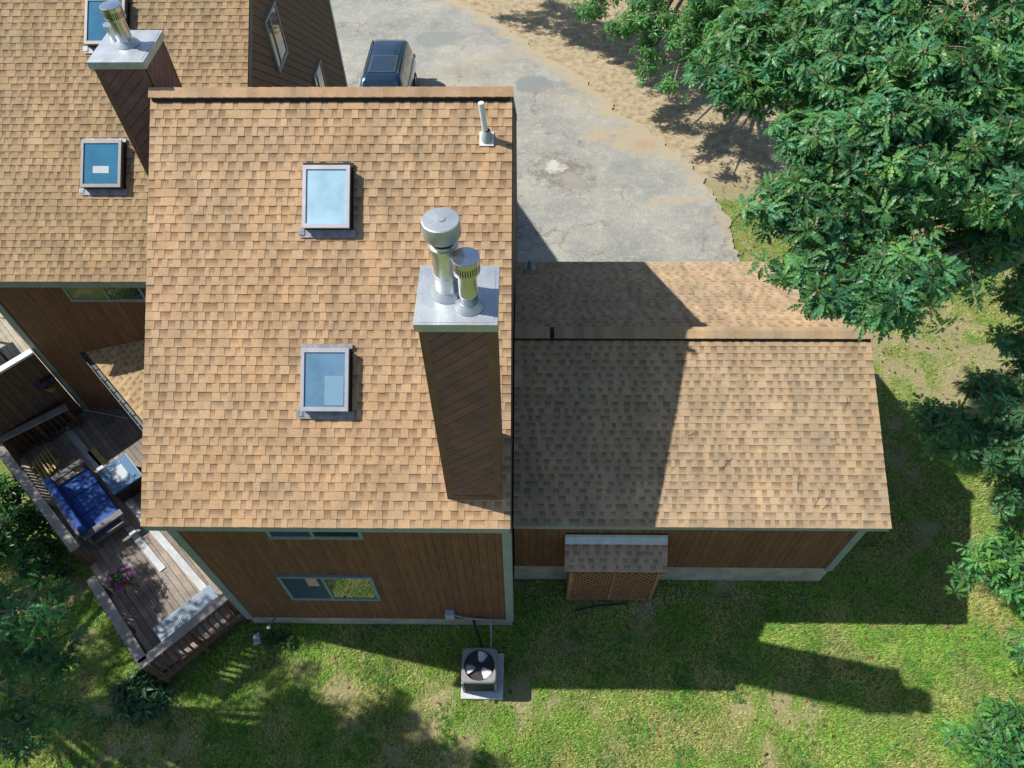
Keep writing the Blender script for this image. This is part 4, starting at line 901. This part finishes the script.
for i, (x, y, L_, a) in enumerate([(3.8, 7.0, .34, .7), (3.2, 7.6, .22, .3), (5.25, 6.6, .4, 1.4), (5.55, 6.35, .42, 1.1), (5.7, 6.3, .3, .9), (6.3, 8.1, .3, 1.2), (6.0, 7.45, .16, 0.2)]):
    m = MB(); pts = []
    for k in range(6):
        xx = x + L_ * k / 5 * math.cos(a) + .012 * math.sin(k * 1.3 + i); yy = y + L_ * k / 5 * math.sin(a) + .008 * math.cos(k * 1.9); pts.append((xx, yy, gzr(yy) + .016))
    m.tube(pts, [.004, .004, .0035, .003, .003, .002], 4); m.tube([pts[2], (pts[3][0] + .06, pts[3][1] - .02, pts[3][2])], .0025, 4); m.tube([pts[3], (pts[4][0] - .05, pts[4][1] + .03, pts[4][2] + .015)], .002, 4); tag(m.build('fallen_twig', M['rubber']), 'thin dark twig lying on the sunlit garage shingles', 'twig', 'twigs on the garage roof')
m = MB(); m.tube([(1.2, 5.62, .03), (1.6, 5.72, .04), (2.0, 5.76, .03), (2.4, 5.8, .04)], .02, 6); tag(m.build('drain_hose', M['rubber'], smooth=60), 'short black drain hose on the grass before the lattice enclosure', 'hose')

# ------------------------------------------------------------------ car
def rrect(x0, x1, hw, r, n=6, taper=1.0):
    pts = []
    for cx_, cy_, a0 in ((x1 - r, hw - r, 0), (x0 + r, hw - r, 90), (x0 + r, -hw + r, 180), (x1 - r, -hw + r, 270)):
        for k in range(n + 1):
            a = R(a0 + 90 * k / n); pts.append((cx_ + r * math.cos(a), cy_ + r * math.sin(a)))
    return pts
CAR = thing('parked_car', 'dark navy blue car with sunroof parked on the driveway behind the middle house', 'car', (-5.36, 25.75, 0))
cy0 = math.radians(-90.6)
def cw_(x, y, z): return (-5.36 + x * math.cos(cy0) - y * math.sin(cy0), 25.75 + x * math.sin(cy0) + y * math.cos(cy0), z)
def loft(levels, name, mat, parent=CAR, smooth=40):
    m = MB(); vs = []; fs = []; n = len(levels[0][0])
    for pl, z in levels:
        for p in pl: vs.append(cw_(p[0], p[1], z(p[0]) if callable(z) else z))
    for i in range(len(levels) - 1):
        for j in range(n): fs.append((i * n + j, i * n + (j + 1) % n, (i + 1) * n + (j + 1) % n, (i + 1) * n + j))
    fs.append(tuple((len(levels) - 1) * n + j for j in range(n))); fs.append(tuple(range(n))[::-1])
    m.add(vs, fs); return m.build(name, mat, parent, smooth=smooth)
hood = lambda z: (lambda x: z - (.10 * max(0, x - 1.2) ** 1.5))
loft([(rrect(-2.28, 2.3, .86, .3), .3), (rrect(-2.34, 2.36, .92, .34), .45), (rrect(-2.36, 2.38, .95, .36), .75), (rrect(-2.34, 2.34, .94, .4), hood(.98)), (rrect(-2.3, 2.2, .9, .4), hood(1.07)), (rrect(-2.2, 2.0, .8, .4), hood(1.10))], 'body', M['carpaint'])
RX0, RX1 = -2.12, .75
gh = [(rrect(-2.28, 1.5, .88, .25), 1.06), (rrect(-2.22, 1.12, .82, .22), 1.38), (rrect(-2.14, .78, .73, .2), 1.68), (rrect(-2.06, .66, .66, .2), 1.745), (rrect(-1.9, .5, .52, .2), 1.765), (rrect(-1.2, .0, .2, .1), 1.775)]
loft(gh, 'cabin', M['carpaint'])
def ghw(z, y_or='w'):
    zs = [g[1] for g in gh]; ws = [.88, .82, .73, .66]; fr_ = [1.5, 1.12, .78, .66]; rr0 = [-2.28, -2.22, -2.14, -2.06]
    for i in range(3):
        if z <= zs[i + 1]:
            t_ = (z - zs[i]) / (zs[i + 1] - zs[i]); return ws[i] + t_ * (ws[i + 1] - ws[i]), fr_[i] + t_ * (fr_[i + 1] - fr_[i]), rr0[i] + t_ * (rr0[i + 1] - rr0[i])
    return .66, .66, -2.06
for s in (-1, 1):
    for xa, xb, xa2, xb2 in ((.95, .05, .52, .0), (-.02, -1.0, -.06, -1.0), (-1.08, -2.0, -1.08, -1.9)):
        m = MB(); pl = []
        for x, z in ((xa, 1.12), (xb, 1.12), (xb2, 1.62), (xa2, 1.62)): pl.append(cw_(x, s * (ghw(z)[0] + .004), z))
        mid_a = cw_(xa * .5 + xa2 * .5, s * (ghw(1.38)[0] + .006), 1.38); mid_b = cw_(xb * .5 + xb2 * .5, s * (ghw(1.38)[0] + .006), 1.38)
        m.add([pl[0], pl[1], mid_b, mid_a], [(0, 1, 2, 3)]); m.add([mid_a, mid_b, pl[2], pl[3]], [(0, 1, 2, 3)]); o_ = m.build('side_window', M['carglass_side'], CAR)
        o_.modifiers.new('s', 'SOLIDIFY').thickness = .006
m = MB()
for z0, z1 in ((1.09, 1.38), (1.38, 1.66)):
    a = ghw(z0); b = ghw(z1); m.add([cw_(a[1] + .006, -a[0] + .1, z0), cw_(a[1] + .006, a[0] - .1, z0), cw_(b[1] + .006, b[0] - .1, z1), cw_(b[1] + .006, -b[0] + .1, z1)], [(0, 1, 2, 3)])
o_ = m.build('windshield', M['carglass'], CAR); o_.modifiers.new('s', 'SOLIDIFY').thickness = .006
m = MB()
for z0, z1 in ((1.15, 1.38), (1.38, 1.62)):
    a = ghw(z0); b = ghw(z1); m.add([cw_(a[2] - .006, -a[0] + .14, z0), cw_(a[2] - .006, a[0] - .14, z0), cw_(b[2] - .006, b[0] - .14, z1), cw_(b[2] - .006, -b[0] + .14, z1)], [(0, 1, 2, 3)])
o_ = m.build('rear_window', M['carglass'], CAR); o_.modifiers.new('s', 'SOLIDIFY').thickness = .006
m = MB(); m.box((-.75, -.46, 1.762), (.38, .46, 1.792), fn=cw_); m.build('sunroof', M['carglass'], CAR, fix=True, bevel=.01)
m = MB(); m.box((-.79, -.5, 1.74), (.42, .5, 1.785), fn=cw_); m.build('sunroof_frame', M['sky_side'], CAR, fix=True)
for s in (-1, 1):
    m = MB(); m.tube([cw_(.45, s * .64, 1.745), cw_(.35, s * .64, 1.80), cw_(-1.8, s * .64, 1.80), cw_(-1.95, s * .64, 1.75)], .02, 6); m.build('roof_rail', M['blackmetal'], CAR, smooth=60)
    m = MB(); m.box((.85, s * .92, 1.06), (1.05, s * 1.10, 1.22), fn=cw_); m.build('mirror', M['carpaint'], CAR, fix=True, bevel=.03)
    m = MB(); m.box((2.24, s * .5, .72), (2.37, s * .86, .88), fn=cw_); m.build('headlight', M['white'], CAR, fix=True, bevel=.03)
    m = MB(); m.box((-2.38, s * .66, .85), (-2.26, s * .9, 1.02), fn=cw_); m.build('tail_light', M['pot'], CAR, fix=True, bevel=.02)
    for x in (-1.4, 1.42):
        m = MB(); n = 28; vs = []
        prof = [(.2, .0), (.33, .0), (.36, .04), (.36, .2), (.33, .24), (.2, .24)]
        for r_, d in prof:
            for j in range(n):
                a = 2 * math.pi * j / n; vs.append(cw_(x + r_ * math.cos(a), s * (.96 - d), .36 + r_ * math.sin(a)))
        m.add(vs, [(i * n + j, i * n + (j + 1) % n, (i + 1) * n + (j + 1) % n, (i + 1) * n + j) for i in range(5) for j in range(n)]); wh = m.build('wheel', M['tyre'], CAR, smooth=40, fix=True)
        m = MB(); vs = [cw_(x + .21 * math.cos(2 * math.pi * j / n), s * (.955 - d), .36 + .21 * math.sin(2 * math.pi * j / n)) for d in (0, .1) for j in range(n)]
        m.add(vs, [tuple(range(n)), tuple(range(n, 2 * n))[::-1]] + [(j, (j + 1) % n, n + (j + 1) % n, n + j) for j in range(n)]); m.build('rim', M['galv'], wh, fix=True)

# ------------------------------------------------------------------ ground
def vnoise(x, y, s, seed):
    rg = np.random.default_rng(seed); g = rg.random((256, 256)); X = x * s + 1000; Y = y * s + 1000
    xi = np.floor(X).astype(int); yi = np.floor(Y).astype(int); fx = X - xi; fy = Y - yi; fx = fx * fx * (3 - 2 * fx); fy = fy * fy * (3 - 2 * fy)
    a = g[xi % 256, yi % 256]; b = g[(xi + 1) % 256, yi % 256]; c = g[xi % 256, (yi + 1) % 256]; d = g[(xi + 1) % 256, (yi + 1) % 256]
    return (a * (1 - fx) + b * fx) * (1 - fy) + (c * (1 - fx) + d * fx) * fy
def fbm(x, y, s, seed, o=4): return sum(vnoise(x, y, s * 2 ** k, seed + k) * .5 ** k for k in range(o)) / sum(.5 ** k for k in range(o))
DRV = [(-9.2, 36), (-4.0, 35), (-1.6, 33.2), (-.2, 31.1), (1.4, 29.2), (2.6, 27.6), (3.2, 26.4), (4.1, 24.9), (5.2, 23.6), (6.1, 22.0), (6.5, 20.8), (6.75, 19.4), (6.95, 17), (6.9, 13), (-.3, 13), (-.3, 16), (-6, 21.6), (-14, 21.6), (-14, 36)]
def inpoly(x, y, poly):
    r_ = np.zeros(x.shape, bool); n = len(poly)
    for i in range(n):
        x0, y0 = poly[i]; x1, y1 = poly[(i + 1) % n]
        c = (y0 > y) != (y1 > y); r_ ^= c & (x < (x1 - x0) * (y - y0) / (y1 - y0 + 1e-12) + x0)
    return r_
def dens(x, y):                      # how much grass grows
    d = fbm(x, y, .8, 5) * .6 + fbm(x, y, 2.6, 15, 3) * .6 - .08
    d = d + np.where(y < 7, .095, .03) - np.where((y > 20) & (x > 2), .5, 0) + np.where((x > 6) & (y < 9.5), .12, 0)
    return np.clip(.5 + (d - .5) * 2.6, 0, 1)
def sandy(x, y):                     # bare sand along the driveway edge
    ex = np.interp(y, [13, 17, 19.4, 20.8, 22, 23.6, 24.9, 26.4, 27.6, 29.2, 31.1, 33.2, 35], [6.9, 6.95, 6.75, 6.5, 6.1, 5.2, 4.1, 3.2, 2.6, 1.4, -.2, -1.6, -4.0])
    d = x - ex; return np.clip(np.interp(y, [15, 20.5, 22, 24, 30, 36], [.0, .1, .75, 1, 1, 1]) * np.clip(1.35 - d / 11.0, 0, 1), 0, 1)
gxs = np.concatenate([[-400, -200, -100, -60, -40], np.arange(-30, 30.01, .25), [40, 60, 100, 200, 400]])
gys = np.concatenate([[-400, -200, -100, -50, -25], np.arange(-12, 44.01, .25), [60, 100, 200, 400]])
GX, GY = np.meshgrid(gxs, gys); Z = (fbm(GX, GY, .8, 40) - .5) * .05
Z = np.where((np.abs(GX) > 29) | (GY > 43) | (GY < -11), 0, Z) - .03
Vg = np.stack([GX.ravel(), GY.ravel(), Z.ravel()], 1); nx, ny = len(gxs), len(gys)
ii = (np.arange(ny - 1)[:, None] * nx + np.arange(nx - 1)[None]).ravel(); Fg = np.stack([ii, ii + 1, ii + 1 + nx, ii + nx], 1)
gm, nt, bs = newmat('lawn_ground')
at = N(nt, 'ShaderNodeVertexColor'); at.layer_name = 'tint'; sp = N(nt, 'ShaderNodeSeparateColor'); nt.links.new(at.outputs[0], sp.inputs[0])
v = objcoord(nt); n1 = noise(nt, 3.2, 6, v, .65); n2 = noise(nt, 22, 5, v, .65); n3 = noise(nt, 90, 3, v)
green = ramp(nt, n2.outputs[0], [(.3, (.07, .10, .025)), (.55, (.16, .21, .05)), (.75, (.28, .29, .105))]).outputs[0]
dirt = ramp(nt, n2.outputs[0], [(.3, (.19, .165, .085)), (.6, (.31, .275, .15)), (.8, (.40, .36, .22))]).outputs[0]
sand = ramp(nt, n1.outputs[0], [(.3, (.20, .155, .10)), (.5, (.36, .29, .185)), (.7, (.45, .375, .26))]).outputs[0]
ad = N(nt, 'ShaderNodeMath', operation='ADD'); nt.links.new(sp.outputs[0], ad.inputs[0])
mm = N(nt, 'ShaderNodeMath', operation='MULTIPLY_ADD'); nt.links.new(n1.outputs[0], mm.inputs[0]); mm.inputs[1].default_value = 1.1; mm.inputs[2].default_value = -.55
nt.links.new(mm.outputs[0], ad.inputs[1])
g1 = ramp(nt, ad.outputs[0], [(.30, (0, 0, 0)), (.62, (1, 1, 1))])
c = mul(nt, dirt, green, g1.outputs[0], 'MIX')
ad2 = N(nt, 'ShaderNodeMath', operation='MULTIPLY_ADD'); nt.links.new(n2.outputs[0], ad2.inputs[0]); ad2.inputs[1].default_value = .8; ad2.inputs[2].default_value = -.4
ad3 = N(nt, 'ShaderNodeMath', operation='ADD'); nt.links.new(ad2.outputs[0], ad3.inputs[0]); nt.links.new(sp.outputs[1], ad3.inputs[1])
c = mul(nt, c, sand, ramp(nt, ad3.outputs[0], [(.25, (0, 0, 0)), (.6, (1, 1, 1))]).outputs[0], 'MIX')
c = mul(nt, c, ramp(nt, n3.outputs[0], [(.3, (.72, .72, .72)), (.7, (1.22, 1.22, 1.2))]).outputs[0])
nt.links.new(c, bs.inputs['Base Color']); bs.inputs['Roughness'].default_value = .95; bs.inputs['Specular IOR Level'].default_value = .15
bump(nt, bs, n2.outputs[0], .6, .03)
gv = np.stack([dens(Vg[:, 0], Vg[:, 1]), sandy(Vg[:, 0], Vg[:, 1]), np.zeros(len(Vg))], 1); gc = gv[Fg]
go = npmesh('ground', Vg, Fg, [gm], gc); go['kind'] = 'structure'
# driveway sheet
dm, nt, bs = newmat('worn_asphalt')
v = objcoord(nt); n1 = noise(nt, .45, 6, v, .6); n2 = noise(nt, 2.6, 6, v, .7); n3 = noise(nt, 70, 3, v, .7); n4 = noise(nt, 18, 4, v)
c = ramp(nt, n1.outputs[0], [(.3, (.225, .23, .22)), (.5, (.295, .297, .275)), (.7, (.385, .375, .325))]).outputs[0]
dst = ramp(nt, n2.outputs[0], [(.50, (0, 0, 0)), (.72, (.75, .75, .75))]).outputs[0]
c = mul(nt, c, (.45, .41, .31), dst, 'MIX')
c = mul(nt, c, ramp(nt, n3.outputs[0], [(.3, (.48, .48, .48)), (.52, (1, 1, 1)), (.75, (1.55, 1.52, 1.46))]).outputs[0])
c = mul(nt, c, ramp(nt, n4.outputs[0], [(.3, (.84, .84, .84)), (.7, (1.1, 1.1, 1.1))]).outputs[0])
cfn = noise(nt, .35, 3, v); cfac = ramp(nt, cfn.outputs[0], [(.42, (.1, .1, .1)), (.6, (.85, .85, .85))]).outputs[0]
vo = N(nt, 'ShaderNodeTexVoronoi'); vo.feature = 'DISTANCE_TO_EDGE'; vo.inputs['Scale'].default_value = .26
wv = noise(nt, 1.1, 5, v); wmx = N(nt, 'ShaderNodeVectorMath', operation='MULTIPLY_ADD'); nt.links.new(wv.outputs[1], wmx.inputs[0]); wmx.inputs[1].default_value = (2.2, 2.2, 0); nt.links.new(v, wmx.inputs[2]); nt.links.new(wmx.outputs[0], vo.inputs['Vector'])
c = mul(nt, c, ramp(nt, vo.outputs[0], [(.0, (.5, .48, .44)), (.006, (.7, .68, .64)), (.016, (1, 1, 1))]).outputs[0], cfac)
def spot(cx_, cy_, rx, ry, rot, soft=.35, wob=.5):
    mp = N(nt, 'ShaderNodeMapping'); mp.vector_type = 'TEXTURE'; mp.inputs['Location'].default_value = (cx_, cy_, 0); mp.inputs['Rotation'].default_value = (0, 0, rot); mp.inputs['Scale'].default_value = (rx, ry, 1)
    nt.links.new(v, mp.inputs['Vector']); ln = N(nt, 'ShaderNodeVectorMath', operation='LENGTH'); sx_ = N(nt, 'ShaderNodeVectorMath', operation='MULTIPLY'); sx_.inputs[1].default_value = (1, 1, 0)
    nt.links.new(mp.outputs[0], sx_.inputs[0]); nt.links.new(sx_.outputs[0], ln.inputs[0])
    a1 = N(nt, 'ShaderNodeMath', operation='MULTIPLY_ADD'); nt.links.new(wob_n.outputs[0], a1.inputs[0]); a1.inputs[1].default_value = wob * 4; nt.links.new(ln.outputs['Value'], a1.inputs[2])
    a2 = N(nt, 'ShaderNodeMath', operation='MULTIPLY_ADD'); nt.links.new(n4.outputs[0], a2.inputs[0]); a2.inputs[1].default_value = wob * 2; nt.links.new(a1.outputs[0], a2.inputs[2])
    return scaled(a2.outputs[0], 1 + wob * 3, soft)
def scaled(src, mid, soft):
    mr = N(nt, 'ShaderNodeMapRange'); mr.inputs['From Min'].default_value = mid - soft; mr.inputs['From Max'].default_value = mid + soft; mr.inputs['To Min'].default_value = 1; mr.inputs['To Max'].default_value = 0
    nt.links.new(src, mr.inputs['Value']); return mr.outputs[0]
wob_n = noise(nt, 1.7, 5, v, .65)
def paint(c, col, mask, k=1.0):
    km = N(nt, 'ShaderNodeMath', operation='MULTIPLY'); nt.links.new(mask, km.inputs[0]); km.inputs[1].default_value = k
    return mul(nt, c, col, km.outputs[0], 'MIX')
c = paint(c, (.19, .205, .205), spot(.38, 27.5, .8, .66, .1, .10, .2), .9); c = paint(c, (.21, .225, .22), spot(-3.9, 31.2, 1.0, .7, .2, .10, .2), .85)
c = paint(c, (.17, .145, .11), spot(1.4, 21.7, 1.0, .72, -.75, .45, 1.2), .9); c = paint(c, (.30, .28, .25), spot(1.7, 21.3, .5, .3, -.75, .4, 1.3), .8); c = paint(c, (.46, .46, .43), spot(1.12, 22.0, .36, .3, -.5, .3, 1.1), .9)
for q in ((4.4, 23.3, 1.8, .55, -.38, .5, 1.0, .85), (3.2, 24.2, 1.1, .3, -.3, .5, 1.0, .7), (5.2, 20.0, .8, .16, .12, .6, 1.0, .8), (6.3, 21.4, .5, .9, .3, .5, .9, .8), (6.9, 19.0, .35, 1.3, .1, .5, .9, .7), (5.0, 23.9, 1.2, .6, -.9, .5, .8, .95), (3.6, 25.8, 1.5, .55, -.95, .5, .9, .95), (2.4, 27.8, 1.5, .5, -.95, .5, .9, .95), (.9, 29.8, 1.6, .45, -.9, .5, .9, .95), (-1.0, 32.3, 1.8, .45, -.85, .5, .9, .95), (-3.0, 34.4, 1.6, .4, -.6, .5, .9, .9), (-1.6, 29.4, 2.2, .5, .5, .8, 1.3, .35), (-2.5, 27.6, 1.6, .4, .2, .8, 1.3, .3), (2.2, 26.0, 1.4, .3, -.6, .7, 1.2, .4)):
    c = paint(c, (.37, .305, .205), spot(*q[:7]), q[7])
c = paint(c, (.34, .20, .12), spot(4.6, 23.3, .45, .25, .2, .4, 1.2), .45)
nt.links.new(c, bs.inputs['Base Color']); bs.inputs['Roughness'].default_value = .9; bs.inputs['Specular IOR Level'].default_value = .25; bump(nt, bs, n3.outputs[0], .5, .01)
ys = np.arange(13.0, 36.0, .06)
xe = np.interp(ys, [13, 17, 19.4, 20.8, 22, 23.6, 24.9, 26.4, 27.6, 29.2, 31.1, 33.2, 36], [6.9, 6.95, 6.75, 6.5, 6.1, 5.2, 4.1, 3.2, 2.6, 1.4, -.2, -1.6, -4.6])
jit = (fbm(ys, ys * 0 + 3.3, 1.1, 70) - .5) * 1.0 + (vnoise(ys, ys * 0 + 7.7, 3.1, 170) - .5) * .1 + (vnoise(ys, ys * 0 + 1.7, 11, 171) - .5) * .06
xe = xe + np.where(ys > 17, jit, 0); xs_ = np.interp(ys, [13, 16, 21.6, 21.61, 36], [-.3, -.3, -6, -14, -14])
nu = 24; uu = np.linspace(0, 1, nu); XX = xs_[:, None] + (xe - xs_)[:, None] * uu[None]; YY = np.repeat(ys[:, None], nu, 1)
Vd = np.stack([XX.ravel(), YY.ravel(), np.full(XX.size, .02)], 1); q = (np.arange(len(ys) - 1)[:, None] * nu + np.arange(nu - 1)[None]).ravel()
dr = npmesh('driveway', Vd, np.stack([q, q + 1, q + nu + 1, q + nu], 1), [dm], np.ones((len(q), 3))); dr['kind'] = 'structure'
# grass blades
ng = 150000
x = np.concatenate([rng.uniform(-13, 12, 90000), rng.uniform(6.5, 18, 60000)]); y = np.concatenate([rng.uniform(.6, 7.2, 90000), rng.uniform(4.5, 20, 60000)])
dn = dens(x, y) * (1 - sandy(x, y)) + .1 * (vnoise(x, y, 6, 3) - .5)
bad = ((x > XL) & (x < XR) & (y > YW - .02)) | ((x > XR) & (x < gx1) & (y > GYW - .03)) | inpoly(x, y, DRV) | ((x > .95) & (x < 2.95) & (y > 5.86)) | ((x > -1.29) & (x < -.4) & (y > 3.72) & (y < 4.66))
qa = -((x - P1.x) * U.x + (y - P1.y) * U.y); qb = (x - P1.x) * Vv.x + (y - P1.y) * Vv.y
bad |= (qb > -.1) & (qa > -.1) & (x < -6)
bad |= (np.abs(y - (5.95 + .01 * x)) < .035) & (x > 0) & (x < 7)
ok = (rng.random(len(x)) < np.clip(dn * 1.15, .04, 1)) & ~bad
x, y, dn = x[ok], y[ok], dn[ok]; n = len(x); nb = 3
z0 = (fbm(x, y, .8, 40) - .5) * .05 - .03
a = rng.uniform(0, 6.28, (n, nb)); hgt = rng.uniform(.03, .075, (n, nb)) * (.6 + .6 * dn[:, None]); ln = rng.uniform(.03, .085, (n, nb)); wd = rng.uniform(.006, .013, (n, nb))
bx = x[:, None] + rng.normal(0, .02, (n, nb)); by = y[:, None] + rng.normal(0, .02, (n, nb)); zz = np.repeat(z0[:, None], nb, 1)
dx, dy = np.cos(a), np.sin(a)
A_ = np.stack([bx - dy * wd, by + dx * wd, zz], -1); B_ = np.stack([bx + dy * wd, by - dx * wd, zz], -1); C_ = np.stack([bx + dx * ln, by + dy * ln, zz + hgt], -1)
VG = np.stack([A_, B_, C_], 2).reshape(-1, 3); FGr = np.arange(len(VG)).reshape(-1, 3)
lush = np.clip(fbm(x, y, 1.6, 77) * 2.8 - 1.03 + (dn - .5) * .5, 0, 1)[:, None] * np.ones((1, nb)) + rng.normal(0, .14, (n, nb)); lush = np.clip(lush, 0, 1)[..., None]
cg = 1.15 * (np.array([.41, .39, .175]) * (1 - lush) + np.array([.22, .385, .068]) * lush) * rng.uniform(.76, 1.2, (n, nb, 1))
gr = npmesh('grass', VG, FGr, [M['grass']], cg.reshape(-1, 3), tri=True); tag(gr, 'patchy green and straw coloured lawn grass around the houses', 'grass', kind='stuff')
# broadleaf weeds and clover growing in clumps
nw = 90; cxw = rng.uniform(-9.5, 11, nw); cyw = rng.uniform(1.4, 5.6, nw); kw = rng.integers(10, 46, nw)
xw = np.concatenate([rng.normal(c_, .05 + .004 * k_, k_) for c_, k_ in zip(cxw, kw)]); yw_ = np.concatenate([rng.normal(c_, .05 + .004 * k_, k_) for c_, k_ in zip(cyw, kw)])
kp = ~((xw < XR + .05) & (xw > XL - .2) & (yw_ > YW - .05)) & ~((xw > -1.3) & (xw < -.38) & (yw_ > 3.7) & (yw_ < 4.7)) & ~((yw_ > 5.8) & (xw > 0) & (xw < 7)) & ~((xw < -6) & (yw_ > 3.3)); xw, yw_ = xw[kp], yw_[kp]
Vw, Fw, Cw = rosettes(np.stack([xw, yw_, (fbm(xw, yw_, .8, 40) - .5) * .05 + .01], 1), np.tile([0, 0, 1.], (len(xw), 1)) + rng.normal(0, .15, (len(xw), 3)), rng, 'plain', .055, 6, (60, 95), .01)
wd_ = npmesh('weeds', Vw, Fw, [leaf_mat('clover_leaf', (.10, .27, .045), .25, .6)], Cw); tag(wd_, 'vivid green broadleaf weed clumps dotted through the back lawn', 'weeds', kind='stuff')
# fallen leaves and grit on the sand, under the oaks and thinly over the lawn
n = 5200; x = np.concatenate([rng.uniform(-3, 13, 3000), rng.uniform(6.5, 16, 1300), rng.uniform(-11, 11, 900)]); y = np.concatenate([rng.uniform(19, 36, 3000), rng.uniform(5, 19, 1300), rng.uniform(1.5, 6.0, 900)])
ex = np.interp(y, [17, 20.8, 22, 23.6, 24.9, 26.4, 27.6, 29.2, 31.1, 33.2, 35], [6.95, 6.5, 6.1, 5.2, 4.1, 3.2, 2.6, 1.4, -.2, -1.6, -4.0])
keep = ~((y > 19) & (x < ex - rng.exponential(.25, n))) & ~((x > XL) & (x < XR) & (y > YW)) & ~((x > XR) & (x < gx1) & (y > GYW)) & ~((x < -6) & (y > 3.4))
x, y = x[keep], y[keep]; n = len(x); a = rng.uniform(0, 6.28, n); L_ = rng.uniform(.025, .075, n); z = (fbm(x, y, .8, 40) - .5) * .05 - .03 + rng.uniform(.012, .035, n); z = np.where(y > 17, np.maximum(z, .03), z)
d1 = np.stack([np.cos(a), np.sin(a), rng.normal(0, .25, n)], 1) * L_[:, None]; d2 = np.stack([-np.sin(a), np.cos(a), rng.normal(0, .3, n)], 1) * (L_ * rng.uniform(.3, .6, n))[:, None]; P_ = np.stack([x, y, z + .01], 1)
VL = np.stack([P_ - d1, P_ + d2, P_ + d1, P_ - d2], 1).reshape(-1, 3); FL = np.arange(len(VL)).reshape(-1, 4)
cl_ = np.array([.22, .15, .085]) * rng.uniform(.35, 1.5, (n, 1)) * np.stack([np.ones(n), rng.uniform(.85, 1.15, n), rng.uniform(.7, 1.3, n)], 1)
lt = npmesh('leaf_litter', VL, FL, [M['grass']], cl_); tag(lt, 'brown fallen leaves and grit scattered over sand and lawn', 'leaf litter', kind='stuff')
# drip line of pale pebbles along the garage foundation
pb = MB()
for i in range(240):
    xx = rk.uniform(.0, 6.6) if i < 190 else rk.uniform(-5.0, -1.3); yy = (5.93 + .012 * xx + rk.gauss(0, .035)) if i < 190 else 4.92 + rk.gauss(0, .05)
    if .98 < xx < 2.95 and i < 190: yy = 5.72 + rk.gauss(0, .05)
    s_ = rk.uniform(.008, .024); pb.lathe((xx, yy, -.03), [(s_ * .8, 0), (s_, s_ * .8), (s_ * .6, s_ * 1.5)], n=6)
tag(pb.build('pebbles', M['pebble']), 'thin scattered line of pale pebbles under the eaves', 'pebbles', kind='stuff')
